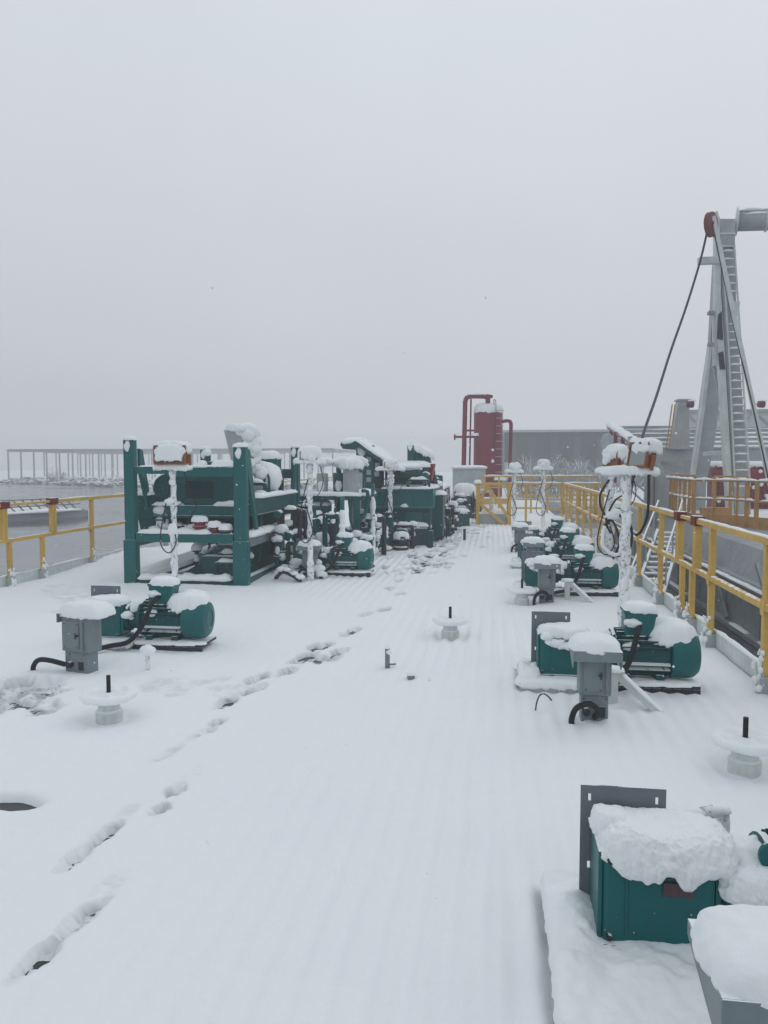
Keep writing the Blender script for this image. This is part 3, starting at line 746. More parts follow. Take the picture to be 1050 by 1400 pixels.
    return t
def clumps(t, pts, seed, mat='snow', r=(.02, .045), fine=0.0):
    mb = MB(); rr_ = random.Random(seed)
    for i, p in enumerate(pts): mb.blob(p, rr_.uniform(*r), seed + i, .45, 12, (1.3, 1, .75), fine)
    mb.build('clinging_snow', mat, t, smooth=True)
ag = make_agitator('second closest teal gearbox and motor on the right, left of the nearest thick lamp pole')
ag.location = (.20, 5.85, 0)
clumps(ag, [(.24, -.15, .34), (.31, -.152, .315), (.36, -.15, .32), (.28, -.15, .33), (.2, -.15, .38), (.57, -.14, .30), (.60, -.13, .27), (.79, -.13, .50), (.82, -.12, .49)], 5)
mb = MB(); mb.bb(.60, .66, -.50, -.44, -.05, .22); mb.beam((.66, -.47, .2), (.92, -.60, -.02), .05, .05); mb.bb(.56, .70, -.52, -.42, .22, .235); mb.build('cable_bracket', 'white', ag, bevel=.004)
mb = MB(); mb.ridge((.67, -.47, .225), (.9, -.59, .02), .05, .02, 4); mb.cap(.63, -.47, .235, .14, .1, .025, 3); mb.build('bracket_snow', 'snow', ag, smooth=True)
for lab, loc, rz in (('teal gearbox and motor behind the near pair of lamp poles, third along the right row', (.27, 9.95, 0), 0),
                     ('fourth closest teal gearbox and motor along the right row', (.30, 12.5, 0), 0),
                     ('farthest teal gearbox and motor on the right, by the small white lamp', (.36, 15.2, 0), 0),
                     ('teal motor with rounded cowl pointing right, left of the trodden path', (-3.80, 6.55, .0), 0),
                     ('teal gearbox under domed snow beside the second lamp pole on the left', (-3.05, 11.2, 0), 0)):
    c = copy_thing(ag, lab, loc, rz)
    if loc[0] < -1:
        for ch in [o for o in col.objects if o.parent == c and o.name.startswith(('bracket_snow', 'cable_bracket', 'cable_gland'))]: bpy.data.objects.remove(ch)
near = make_agitator('closest teal gearbox in the bottom right corner, under a big ragged heap of snow', True)
near.location = (.215, 2.63, 0)
rr = random.Random(9)
def heap(mb, cx, cy, z, wx, wy, h, seed, na=300, nr=70, hang=.10):
    """one big ragged heap: rounded top, crumbly fringe hanging down the gearbox"""
    th = np.linspace(0, 2 * np.pi, na, endpoint=False); e = 3.0
    Rr = 1 / ((np.abs(np.cos(th)) / (wx / 2)) ** e + (np.abs(np.sin(th)) / (wy / 2)) ** e) ** (1 / e)
    R0 = Rr; Rr = Rr * (1 + .07 * fbm(np.cos(th) * 2.5 + seed, np.sin(th) * 2.5, 0, seed, 3) + .035 * fbm(np.cos(th) * 14, np.sin(th) * 14, 0, seed + 1, 3))
    rows = []
    for r_ in np.linspace(.02, 1, nr):
        Rx = R0 + (Rr - R0) * r_ ** 3; x = Rx * np.cos(th) * r_; y = Rx * np.sin(th) * r_
        rows.append([x, y, h * np.clip(1 - r_ ** 4.5, 0, 1) ** .5 * (1 + .28 * fbm(x * 9 + seed, y * 9, 0, seed + 5, 3))])
    hg = hang * (.5 + .5 * np.clip(1 + 1.0 * fbm(np.cos(th) * 3 + 2, np.sin(th) * 3, 0, seed + 9, 2), 0, 2)) * np.clip(.55 - .75 * np.sin(th), .25, 1.25)
    for d_ in np.linspace(.06, 1, 16): rows.append([Rr * np.cos(th) * (1.0 + .05 * math.sin(d_ * 3) - .06 * d_ ** 2), Rr * np.sin(th) * (1.0 + .10 * math.sin(d_ * 2.6) - .08 * d_ ** 2), -hg * d_])
    rows.append([Rr * np.cos(th) * .86, Rr * np.sin(th) * .86, -hg * .8])
    A = np.array(rows); X, Y_, Z = A[:, 0], A[:, 1], A[:, 2]; n = len(rows)
    k = np.clip(np.linspace(-.6, 1.3, n), .12, 1)[:, None]                     # crumbly towards the fringe, smooth on top
    rr_ = np.sqrt(X ** 2 + Y_ ** 2) + 1e-6
    q1 = .009 * (1 - np.abs(fbm(X * 30, Y_ * 30, Z * 30, seed, 3)) * 2.2) + .006 * fbm(X * 110, Y_ * 110, Z * 110, seed + 2, 2)
    A[:, 0] += X / rr_ * q1 * k; A[:, 1] += Y_ / rr_ * q1 * k * 1.2; A[:, 2] += q1 * (.25 + .5 * k)
    V = np.stack([A[:, 0] + cx, A[:, 1] + cy, A[:, 2] + z], -1).reshape(-1, 3); fs = []
    for i in range(n - 1):
        for j in range(na): fs.append((i * na + j, (i + 1) * na + j, (i + 1) * na + (j + 1) % na, i * na + (j + 1) % na))
    fs.append(tuple(range((n - 1) * na, n * na))[::-1]); fs.append(tuple(range(na)))
    mb.add(V, fs)
mb = MB(); heap(mb, .36, -.045, .40, .41, .275, .065, 3, hang=.07); mb.build('snow_heap', 'fluff', near, smooth=True)
mb = MB(); heap(mb, .65, -.08, .325, .27, .20, .04, 8, 200, 44, .06); mb.build('snow_heap', 'fluff', near, smooth=True)
mb = MB(); heap(mb, .19, .01, .43, .12, .12, .05, 12, 120, 26, .04); mb.build('snow_heap', 'fluff', near, smooth=True)
mb = MB(); mb.lathe([(.045, -.012), (.05, -.008), (.05, .008), (.045, .012)], (.685, -.10, .40), 'y', 24); mb.bb(.63, .74, -.125, -.07, .335, .37); mb.build('lifting_lug', 'teal', near, bevel=.003)
# ------------------------------------------------------------------ switch boxes on posts
def make_box(label, hood=True):
    t = thing('switch_box', label, 'switch box', (0, 0, 0), 0, 'grey switch boxes beside the drives')
    k = 0 if hood else .035
    mb = MB(); mb.bb(-.085 - k, .085 + k * .6, -.06, .06, -.05, .17); mb.build('lower_box', 'grey', t, bevel=.006)
    mb = MB(); mb.bb(-.10 - k, .10 + k, -.075, .075, .172, .43 + k); mb.build('upper_box', 'grey', t, bevel=.008)
    mb = MB(); mb.bb(-.075 - k, .045, -.083, -.0755, .20, .41); mb.build('door', 'grey', t, bevel=.004)
    mb = MB(); mb.bb(.062, .088, -.088, -.0755, .18, .42)
    for z in (.21, .30, .39): mb.cyl((.075, -.094, z), (.075, -.087, z), .008, 6)
    mb.build('hinge_strip', 'grey', t, bevel=.002)
    mb = MB(); mb.cyl((-.055, -.061, .07), (-.055, -.10, .07), .026, 14); mb.build('cable_entry', 'dark', t)
    mb = MB(); mb.bb(.02, .065, -.068, -.0605, .03, .10); mb.build('label_plate', 'dark', t)
    mb = MB(); mb.cyl((.03, -.084, .31), (.03, -.10, .31), .013, 12); mb.bb(.024, .036, -.106, -.1, .285, .335); mb.build('latch', 'dark', t, bevel=.002)
    mb = MB()
    for (x_, z_) in ((-.06 - k, .215), (.03, .215), (-.06 - k, .395), (.03, .395)): mb.cyl((x_, -.0835, z_), (x_, -.0865, z_), .005, 8)
    for (x_, z_) in ((-.07, .0), (-.07, .15), (.07, .15)): mb.cyl((x_, -.0605, z_), (x_, -.064, z_), .006, 8)
    mb.build('bolts', 'dark', t)
    if hood:
        mb = MB(); pr_ = [(-.17, .40), (-.13, .36), (.13, .44), (.13, .475), (-.17, .475)]
        mb.prism(pr_, 'x', -.15, -.144); mb.prism(pr_, 'x', .144, .15)
        mb.bb(-.15, .15, -.17, .13, .475, .482); mb.bb(-.15, .15, -.176, -.17, .415, .482); mb.build('rain_hood', 'grey', t, bevel=.002)
        mb = MB(); mb.tube(spline([(.0, -.07, .03), (.015, -.12, .09), (-.045, -.145, .14), (-.12, -.14, .11), (-.15, -.13, .03), (-.145, -.13, -.06)], 6), .019, 12); mb.build('hose', 'black', t, smooth=True)
        mb = MB(); mb.cap(0, -.02, .482, .31, .31, .062, 21, 4, 12, 60, .09, .3, .35, fine=.006); mb.build('snow_cap', 'fluff', t, smooth=True)
    else:
        mb = MB(); mb.bb(-.155, .15, -.10, .09, .466, .475); mb.bb(-.16, -.151, -.10, .09, .40, .474); mb.build('lid', 'grey', t, bevel=.002)
        mb = MB(); mb.tube(spline([(-.09, -.09, .07), (-.20, -.13, .10), (-.30, -.15, .10), (-.36, -.15, .04), (-.365, -.15, -.06)], 6), .02, 12); mb.build('hose', 'black', t, smooth=True)
        mb = MB(); mb.cap(.03, .02, .475, .43, .28, .085, 23, 3.5, 12, 60, .12, .2, .4, fine=.006)
        mb.build('snow_cap', 'fluff', t, smooth=True)
    return t
bx = make_box('hooded grey switch box with a curling hose, before the second closest right-hand drive'); bx.location = (.655, 5.03, 0)
def scale_kids(t, s):
    t.scale = (s, s, s)
copy_thing(bx, 'closest grey switch box, cut by the bottom right corner, thick flat snow on its lid', (.655, 1.87, 0))
copy_thing(bx, 'grey switch box in front of the third right-hand drive, behind the small handwheel', (.64, 9.3, 0))
copy_thing(bx, 'small grey switch box in front of the fourth right-hand drive', (.60, 11.7, 0))
copy_thing(bx, 'farthest grey switch box by the small white lamp on the right', (.50, 14.6, 0), 0)
b2 = make_box('grey switch box left of the path with a hose looping out to its left', False); b2.location = (-3.22, 5.62, 0); b2.rotation_euler = (0, 0, R(-14))
copy_thing(bx, 'grey switch box behind the second lamp pole at the left machines', (-2.62, 10.8, 0), 0)
# ------------------------------------------------------------------ handwheel valves
def make_valve(label):
    t = thing('handwheel_valve', label, 'valve', (0, 0, 0), 0, 'snowy handwheel valves')
    mb = MB(); mb.lathe([(.085, -.05), (.085, .045), (.075, .052), (.068, .055), (.068, .095), (.05, .11), (.04, .12)], k=30); autosmooth(mb.build('valve_body', 'white', t))
    mb = MB()
    mb.tube([Vector((math.cos(a) * .148, math.sin(a) * .148, .135)) for a in [i * math.pi / 18 for i in range(37)]], .011, 8, caps=False)
    for k in range(5):
        a = k * 2 * math.pi / 5 + .3; mb.cyl((0, 0, .13), (math.cos(a) * .145, math.sin(a) * .145, .135), .009, 8)
    mb.cyl((0, 0, .11), (0, 0, .15), .03, 14); mb.build('handwheel', 'pale', t, smooth=True)
    mb = MB(); mb.cyl((0, 0, .15), (0, 0, .275), .014, 12); mb.build('stem', 'black', t)
    # snow ring riding on the wheel, sunk between the spokes
    mb = MB(); n = 60; rows = []; th = np.linspace(0, 2 * np.pi, n, endpoint=False)
    for (r, z) in ((.015, .165), (.05, .170), (.08, .166), (.105, .164), (.13, .168), (.150, .170), (.166, .164), (.174, .152), (.172, .138), (.16, .124), (.145, .116), (.12, .124), (.07, .135), (.03, .135)):
        dip = (.5 + .5 * np.cos(th * 5 - 1.5)) if .07 < r < .12 and z > .14 else 0
        rr2 = r * (1 + .10 * fbm(np.cos(th) * 3, np.sin(th) * 3, z * 10, 4, 3)); zz = z - .032 * (1 - dip) * (1 if .07 < r < .12 and z > .14 else 0) + .006 * fbm(np.cos(th) * r * 30, np.sin(th) * r * 30, z * 20, 9, 3)
        rows.append(np.stack([rr2 * np.cos(th), rr2 * np.sin(th), zz], -1))
    fs = [(i * n + j, (i + 1) * n + j, (i + 1) * n + (j + 1) % n, i * n + (j + 1) % n) for i in range(len(rows) - 1) for j in range(n)]
    mb.add(np.concatenate(rows), fs); mb.build('snow_ring', 'snow', t, smooth=True)
    return t
vl = make_valve('snow-topped white handwheel valve in the left foreground, in front of the teal motor'); vl.location = (*VALVES[0], 0)
copy_thing(vl, 'snow-topped white handwheel valve standing alone in the middle of the deck', (*VALVES[1], 0), .5)
copy_thing(vl, 'snow-topped white handwheel valve at the right picture edge, near the railing foot', (*VALVES[2], 0), 1.1)
copy_thing(vl, 'farthest snow-topped handwheel valve, left of the third drive on the right', (*VALVES[3], 0), 2)
# small stubs in the snow
t = thing('pipe_stub', 'thin grey upright pipe stub with a side tap, left of the middle handwheel', 'pipe stub', (-.84, 6.1, 0))
mb = MB(); mb.cyl((0, 0, -.05), (0, 0, .15), .02, 14); mb.build('pipe', 'grey', t, smooth=True)
mb = MB(); mb.cyl((0, 0, .02), (.07, -.01, .03), .009, 8); mb.build('side_tap', 'grey', t); mb = MB(); mb.blob((.012, -.01, .125), .022, 3, .4); mb.blob((0, 0, .155), .02, 8, .3); mb.build('clinging_snow', 'snow', t, smooth=True)
t = thing('pipe_socket', 'tiny open socket filled with snow beside the thin pipe stub', 'pipe socket', (-.615, 5.8, 0))
mb = MB(); mb.lathe([(.028, -.05), (.03, .03), (.024, .03), (.024, .0)], k=20); mb.build('socket', 'grey', t); mb = MB(); mb.blob((0, 0, .035), .034, 5, .3, 14, (1, 1, .6)); mb.build('snow_cap', 'snow', t, smooth=True)
def stub(label, loc, h, r=.018, cap=.035, mat='frost'):
    t = thing('vent_pipe', label, 'pipe', loc); mb = MB(); mb.cyl((0, 0, -.05), (0, 0, h), r, 12); mb.build('pipe', mat, t, smooth=True)
    if cap: mb = MB(); mb.blob((0, 0, h + cap * .3), cap, int(h * 100), .25, 14, (1.2, 1.2, .9)); mb.build('snow_cap', 'snow', t, smooth=True)
    return t
stub('short white pipe with a round snow cap just right of the left switch box', (-2.72, 5.72, 0), .15, .018, .05)
stub('thin dark upright rod in the trodden snow of the path', (-1.95, 16.5, 0), .30, .03, 0, 'grey')
stub('dark short rod right of the path, before the yellow frame', (-.61, 16.7, 0), .24, .03, 0, 'dark')
stub('short capped pipe beside the teal drum at the left machines', (-2.30, 11.9, 0), .34, .035, .07, 'grey')
t = thing('capped_pipe', 'wide snow-capped cylinder beside the left row of machines', 'pipe', (-2.42, 12.9, 0))
mb = MB(); mb.cyl((0, 0, -.05), (0, 0, .28), .125, 24); mb.build('pipe', 'teald', t, smooth=True); mb = MB(); mb.cap(0, 0, .28, .30, .30, .11, 4, 2); mb.build('snow_cap', 'snow', t, smooth=True)
t = thing('bent_pipe', 'white elbow pipe rising behind the closest drive', 'pipe', (.68, 3.0, 0))
mb = MB(); mb.tube(spline([(-.08, -.04, .18), (.06, 0, .285), (.16, .02, .315), (.20, .02, .305), (.205, .02, .22), (.205, .02, -.05)], 6), .024, 12, .1, 3); mb.build('pipe', 'frost', t, smooth=True)
mb = MB(); mb.ridge((-.04, -.02, .235), (.13, .01, .315), .06, .035, 5, step=.02); mb.blob((.19, .02, .325), .028, 5, .4, 14, (1.5, 1, .7), .003); mb.build('snow_strip', 'snow', t, smooth=True)
t = thing('wire_loop', 'thin wire loop sticking out of the snow left of the hooded switch box', 'wire', (.34, 5.15, 0))
mb = MB(); mb.tube(arc((-.05, 0, -.05), (-.04, 0, .2), (.06, 0, .07), 10), .005, 6); mb.build('wire', 'dark', t); 

# ------------------------------------------------------------------ left row: framed shaker skid
t = thing('shaker_skid', 'tall open teal steel frame carrying a hooded shaker, behind the first lamp pole', 'machine skid', (-5.03, 9.95, 0))
O = Vector((-5.03, 9.95, 0))
def q(px, py, Y): return D(px, py, Y) - O
def part(mb, name, mat, par=None, **k): return mb.build(name, mat, par if par is not None else t, **k)
W_, L_ = 1.74, 2.95
for (x0, x1, y0, y1, zt, nm) in ((0, .145, 0, .12, 1.98, 'post'), (W_ - .175, W_, 0, .12, 1.88, 'post'), (0, .14, L_ - .15, L_, 1.9, 'post'), (W_ - .13, W_, L_ - .15, L_, 1.93, 'post')):
    mb = MB(); mb.bb(x0, x1, y0, y1, -.02, zt)
    part(mb, nm, 'teal', bevel=.008)
    mb = MB(); mb.bb(x0 - .018, x1 + .012, y0 - .012, y0 - .002, -.02, .60); mb.bb(x1 + .002, x1 + .014, y0, y1, -.02, .60); part(mb, 'post_plate', 'teal', bevel=.003)
    mb = MB(); mb.cap((x0 + x1) / 2, (y0 + y1) / 2, zt, x1 - x0 + .02, .18, .05, int(zt * 10), 4, 6, 18); mb.blob(((x0 + x1) / 2 - .01, y0 - .005, zt - .08), .055, 4, .5, 10, (.8, .35, 1.5)); part(mb, 'snow_cap', 'snow', smooth=True)
for x in (.125, W_ - .06):                                          # raking gussets behind the near posts
    mb = MB(); mb.prism([(.165, 1.86), (.26, 1.84), (.62, .72), (.52, .72), (.165, 1.55)], 'x', x, x + .04); part(mb, 'gusset', 'teal', bevel=.004)
    mb = MB(); mb.prism([(L_ - .152, 1.7), (L_ - .22, 1.7), (L_ - .62, .05), (L_ - .152, .05)], 'x', x, x + .04); part(mb, 'gusset', 'teal', bevel=.004)
mb = MB(); mb.bb(.147, .62, .02, .10, 1.51, 1.61); mb.bb(.625, W_ - .178, .0, .11, 1.475, 1.60); part(mb, 'top_beam', 'teal', bevel=.006)
mb = MB(); mb.bb(.16, W_ - .19, 0, .13, .575, .70); part(mb, 'middle_beam', 'teal', bevel=.006)
mb = MB(); mb.bb(.19, W_ - .21, -.03, .15, -.03, .075); part(mb, 'base_beam', 'teald', bevel=.006)
mb = MB()
for x in (.02, W_ - .13):
    mb = MB(); mb.bb(x, x + .11, .165, L_ - .16, .50, .64); part(mb, 'side_beam', 'grey' if x > 1 else 'teal', bevel=.006)
    mb = MB(); mb.bb(x, x + .11, .53, L_ - .16, .93, 1.15); mb.bb(x - .01, x + .12, .53, L_ - .16, 1.15, 1.165); mb.bb(x - .01, x + .12, .53, L_ - .16, .915, .93); part(mb, 'side_beam', 'teald', bevel=.004)
    mb = MB(); mb.bb(x, x + .11, .165, L_ - .16, -.03, .09); part(mb, 'base_beam', 'teald', bevel=.006)
mb = MB(); mb.bb(.145, W_ - .135, L_ - .14, L_ - .02, 1.40, 1.56); mb.bb(.145, W_ - .135, L_ - .14, L_ - .02, .5, .64); part(mb, 'rear_beam', 'teal', bevel=.006)
# hooded motor drum lying across the frame: flat base, rounded left shoulder, cooling slots
a = q(209, 690, 10.45); b = q(320, 647, 10.45)
prof = [(a.x, a.z), (b.x, a.z), (b.x, b.z - .05), (b.x - .05, b.z)] + [(a.x + .26 - .26 * math.sin(u), b.z - .22 + .22 * math.cos(u)) for u in [i * math.pi / 14 for i in range(8)]]
mb = MB(); mb.prism(prof, 'y', .50, 1.0); hood = autosmooth(part(mb, 'drum_hood', 'teald', bevel=.012))
mb = MB()
for i in range(9): mb.bb((a.x + b.x) / 2 - .12, (a.x + b.x) / 2 + .30, .485, .4995, a.z + .10 + i * .028, a.z + .112 + i * .028)
part(mb, 'cooling_slot', 'black')
mb = MB(); mb.bb(b.x + .005, b.x + .10, .6, .95, a.z + .05, b.z - .08); mb.cyl((b.x, .75, (a.z + b.z) / 2), (b.x + .16, .75, (a.z + b.z) / 2), .12, 20); part(mb, 'end_bracket', 'teald', bevel=.006)
c0 = q(212, 707, 10.45)
mb = MB(); mb.bb(c0.x, W_ - .22, .42, 1.05, c0.z, a.z - .003); mb.bb(c0.x + .02, W_ - .24, .38, .42, c0.z + .015, c0.z + .04); part(mb, 'shaker_bed', 'teal', bevel=.006)
l0 = q(186, 676, 10.4); l1 = q(212, 710, 10.4)
mb = MB(); mb.bb(l0.x, l1.x, .4, .9, l1.z, l0.z); mb.prism([(l0.x + .04, l1.z), (l1.x, l1.z), (l1.x - .03, l1.z - .28), (l0.x + .10, l1.z - .28)], 'y', .42, .5); part(mb, 'side_bracket', 'teald', bevel=.006)
mb = MB(); m0 = q(222, 707, 10.6); m1 = q(262, 735, 10.6); mb.cyl((m0.x, .8, (m0.z + m1.z) / 2 + .02), (m1.x, .8, (m0.z + m1.z) / 2 + .02), .13, 18); mb.bb(m0.x + .1, m0.x + .2, .7, .9, m1.z - .05, m0.z); mb.bb(m1.x + .25, W_ - .25, .75, .95, m1.z, m0.z); part(mb, 'vibration_motor', 'black')
mb = MB(); mb.bb(c0.x + .75, W_ - .25, 1.10, 1.6, .66, c0.z - .01); part(mb, 'dark_backing', 'dark', bevel=.01)  # added dark box, darkens the open interior below the shaker bed
# small valve pots standing on the middle beam
for (px, w2, h2, mt) in ((276, .10, .17, 'maroon'), (296, .085, .10, 'redcap'), (311, .085, .06, 'dark')):
    p = q(px, 735, 10.1); mb = MB(); mb.cyl((p.x, .08, .70), (p.x, .08, .70 + h2), w2 * .75, 14); mb.cyl((p.x, .08, .70 + h2 * .45), (p.x, .08, .70 + h2 * .6), w2, 14); part(mb, 'valve_pot', mt, bevel=.004)
    mb = MB(); mb.cap(p.x, .08, .70 + h2, w2 * 2.3, w2 * 2, .07, int(px), 2, 8, 22); part(mb, 'snow_cap', 'snow', smooth=True)
# pale chute sheet leaning over the rear, snow packed on it
T = q(306, 588, 11.3); Bm = q(322, 655, 11.3); T2 = q(345, 583, 11.3)
mb = MB(); mb.prism([(T.x, T.z), (T.x + .28, T.z + .05), (Bm.x + .30, Bm.z), (Bm.x, Bm.z)], 'y', 1.35, 1.38)
mb.prism([(1.38, T.z + .05), (1.75, T.z + .03), (1.75, Bm.z), (1.38, Bm.z)], 'x', T.x + .27, T.x + .29)
part(mb, 'chute', 'pale')
mb = MB(); mb.cap(T.x + .22, 1.52, T.z + .02, .46, .42, .09, 3, 4, 10, 30, .15, .3, .6)
for i in range(26): mb.blob((T.x + .32 + rnd.uniform(-.05, .12) + i * .006, 1.36 + rnd.uniform(-.04, .2), T.z - i * .027), rnd.uniform(.05, .11), i, .35, 12, (1, .7, 1))
part(mb, 'snow_pack', 'fluff', smooth=True)
d0 = q(365, 655, 12.0)
mb = MB(); mb.cyl((d0.x - .3, 1.95, d0.z - .05), (d0.x + .12, 1.95, d0.z - .05), .22, 26); mb.bb(d0.x - .25, d0.x + .1, 1.7, 2.2, 1.0, d0.z - .2); part(mb, 'separator_drum', 'teald', bevel=.008)
mb = MB(); mb.blob((d0.x - .02, 1.88, d0.z + .03), .27, 5, .2, 24, (1.15, 1, .95)); mb.blob((d0.x - .28, 1.75, d0.z - .03), .22, 8, .3, 18); part(mb, 'snow_pack', 'fluff', smooth=True)
e0 = q(352, 646, 12.3); e1 = q(379, 626, 12.3)
mb = MB(); mb.bb(e0.x, e1.x, 2.3, 2.6, e0.z - .1, e1.z); mb.bb(e0.x - .04, e1.x, 2.28, 2.62, e1.z - .05, e1.z); part(mb, 'control_box', 'teal', bevel=.01)
mb = MB(); mb.cap((e0.x + e1.x) / 2, 2.45, e1.z, .38, .4, .12, 4, 3, 10, 28); part(mb, 'snow_cap', 'snow', smooth=True)
# boxes and valves behind the top beam
mb = MB(); u0 = q(292, 645, 11.0); mb.bb(u0.x, u0.x + .26, 1.0, 1.25, 1.45, 1.62); mb.cyl((u0.x - .1, 1.1, 1.40), (u0.x - .1, 1.1, 1.78), .035, 12); mb.cyl((u0.x - .17, 1.1, 1.62), (u0.x - .03, 1.1, 1.62), .07, 14); part(mb, 'valve', 'teald', bevel=.006)
mb = MB(); mb.cap(u0.x + .13, 1.12, 1.62, .34, .32, .09, 4, 3, 9, 26); mb.blob((u0.x - .1, 1.08, 1.82), .06, 3, .4); mb.blob((u0.x - .17, 1.04, 1.62), .09, 4, .35); part(mb, 'snow_cap', 'snow', smooth=True)
# dark sump below and the sloping lower trough
mb = MB(); mb.prism([(.55, .04), (W_ - .22, .04), (W_ - .22, .50), (1.15, .50), (1.0, .30)], 'y', .5, 2.2); mb.bb(W_ - .75, W_ - .25, .28, .5, .02, .36); part(mb, 'sump', 'teald', bevel=.01)
mb = MB(); mb.beam((.12, .3, .05), (1.1, 2.2, .42), .5, .04); part(mb, 'trough', 'teald')
mb = MB(); mb.beam((.12, .3, .10), (1.1, 2.2, .47), .44, .05); part(mb, 'snow_sheet', 'snow')
for yy in (1.1, 1.9):
    mb = MB(); mb.bb(W_ - .5, W_ - .14, yy, yy + .1, .2, .95); part(mb, 'inner_leg', 'teald', bevel=.006)
mb = MB()
mb.ridge((.18, .07, .70), (W_ - .5, .07, .70), .17, .055, 3, gap=.05); mb.ridge((.2, .07, 1.61), (W_ - .25, .07, 1.61), .14, .02, 6, gap=.45)
mb.ridge((.18, .04, .07), (W_ - .22, .04, .07), .20, .07, 8); mb.ridge((W_ - .07, .2, .64), (W_ - .07, L_ - .2, .64), .16, .075, 10); mb.ridge((W_ - .07, .6, 1.165), (W_ - .07, L_ - .2, 1.165), .16, .06, 12)
mb.ridge((.05, .55, 1.165), (.05, L_ - .2, 1.165), .15, .05, 15); mb.cap(b.x + .06, .78, b.z - .08, .2, .4, .06, 8); mb.cap((l0.x + l1.x) / 2, .62, l0.z, .24, .5, .06, 9)
mb.ridge((c0.x, .44, a.z), (c0.x + .45, .44, a.z), .14, .06, 4); mb.ridge((b.x - .28, .44, a.z), (W_ - .22, .44, a.z), .16, .07, 4)
part(mb, 'snow_strip', 'snow', smooth=True)
mb = MB(); mb.tube(spline([(W_ - .15, 1.2, .55), (W_ + .08, 1.35, .45), (W_ + .12, 1.5, .2), (W_ + .05, 1.7, .02)], 6), .022, 8); mb.tube(spline([(.9, -.02, 1.4), (1.05, -.03, 1.1), (.98, -.03, .95)], 6), .008, 6); part(mb, 'cable', 'black', smooth=True)

# snow-laden hoses and fittings dumped at the skid's foot
hp = thing('hose_pile', 'tangle of snow-covered hoses and pipe fittings on deck beside the big teal frame', 'hoses', (-3.1, 10.6, 0))
mb = MB(); ms = MB()
for i in range(9):
    x = rnd.uniform(-.1, .5); y = rnd.uniform(-.1, 1.7)
    pts = spline([(x, y, .02), (x + rnd.uniform(.05, .3), y + rnd.uniform(-.2, .2), rnd.uniform(.08, .2)), (x + rnd.uniform(.2, .5), y + rnd.uniform(-.3, .3), .04), (x + rnd.uniform(.2, .6), y + rnd.uniform(-.3, .5), .0)], 5)
    mb.tube(pts, rnd.uniform(.025, .045), 8)
    for p in pts[2:-2:2]: ms.blob(p + Vector((0, 0, .045)), rnd.uniform(.04, .08), i, .35, 10, (1.3, 1.2, .7))
for i in range(5):
    x = rnd.uniform(0, .4); y = rnd.uniform(.2, 1.9); mb.cyl((x, y, .1), (x + .15, y, .12), .075, 14); ms.blob((x + .07, y, .19), .11, i + 30, .35, 14, (1.2, 1, .6))
mb.build('hose', 'dark', hp, smooth=True); ms.build('snow_cover', 'fluff', hp, smooth=True)
mb = MB(); mb.prism([(0, 0), (.34, 0), (.22, .75), (.1, .75)], 'y', 1.55, 1.85); mb.bb(-.05, .4, 1.5, 1.9, -.02, .12); mb.build('pump_stand', 'teald', hp, bevel=.008)
mb = MB(); mb.cyl((-.05, 1.7, .32), (.35, 1.55, .32), .12, 18); mb.cyl((.32, 1.56, .32), (.4, 1.53, .32), .16, 18); mb.build('pump', 'dark', hp, bevel=.006)
mb = MB(); mb.blob((.1, 1.6, .44), .13, 3, .35, 16, (1.5, 1, .6)); mb.blob((.37, 1.5, .44), .12, 7, .4, 16); mb.blob((.42, 1.42, .22), .09, 9, .4, 14, (1, 1, 1.6)); mb.build('snow_cap', 'fluff', hp, smooth=True)

# second machine: hydrocyclone bench between the lamp pole and the roofed unit
O = Vector((-3.35, 13.15, 0))
t = thing('cyclone_bench', 'teal bench with upright cones and pipes under snow, behind the second lamp pole', 'machine skid', O)
W2 = 1.0
for (x, y) in ((0, 0), (W2, 0), (0, 1.5), (W2, 1.5)):
    mb = MB(); mb.bb(x - .05, x + .05, y - .05, y + .05, -.02, 1.02); part(mb, 'leg', 'teal', bevel=.005)
mb = MB(); mb.bb(-.08, W2 + .12, -.06, 1.6, 1.02, 1.10); mb.bb(-.05, W2 + .05, -.04, .03, .42, .5); part(mb, 'bench_frame', 'teal', bevel=.006)
mb = MB(); mb.bb(.05, .45, .0, .5, .50, .92); mb.bb(.08, .42, -.012, -.002, .55, .88); part(mb, 'pump_casing', 'teal', bevel=.015)
for i, (x, y) in enumerate(((.3, .4), (.6, .5), (.85, .4), (.45, 1.1), (.8, 1.15))):
    mb = MB(); mb.lathe([(.03, .55), (.04, .6), (.10, 1.1), (.105, 1.45), (.09, 1.48)], (x, y, 0), k=18); autosmooth(part(mb, 'cone', 'teald' if i % 2 else 'pale'))
    mb = MB(); mb.tube(spline([(x, y, 1.46), (x, y, 1.60), (x + .1, y + .04, 1.66), (x + .2, y + .1, 1.62)], 4), .035, 8); part(mb, 'feed_pipe', 'teald' if i % 2 else 'frost', smooth=True)
    mb = MB(); mb.blob((x + .05, y - .02, 1.68), .13 + .02 * (i % 3), i, .35, 16, (1.2, 1, .7)); mb.blob((x, y - .1, 1.25), .06, i + 7, .4, 10, (1, .5, 1.6)); part(mb, 'snow_cap', 'fluff', smooth=True)
mb = MB(); mb.cyl((W2 - .12, .1, 1.10), (W2 - .12, .1, 1.62), .14, 20); part(mb, 'barrel', 'pale', bevel=.01)
mb = MB(); mb.cap(W2 - .12, .1, 1.62, .40, .40, .13, 6, 2, 10, 30, .15, .3, .7); mb.cap(.5, .0, 1.10, 1.2, .24, .06, 9, 5, 8, 40); mb.cap(.25, .25, .92, .45, .5, .09, 10, 4, 8, 30); mb.cap(1.0, .7, 1.1, .35, 1.3, .08, 19, 4, 8, 40); part(mb, 'snow_cap', 'snow', smooth=True)
mb = MB()
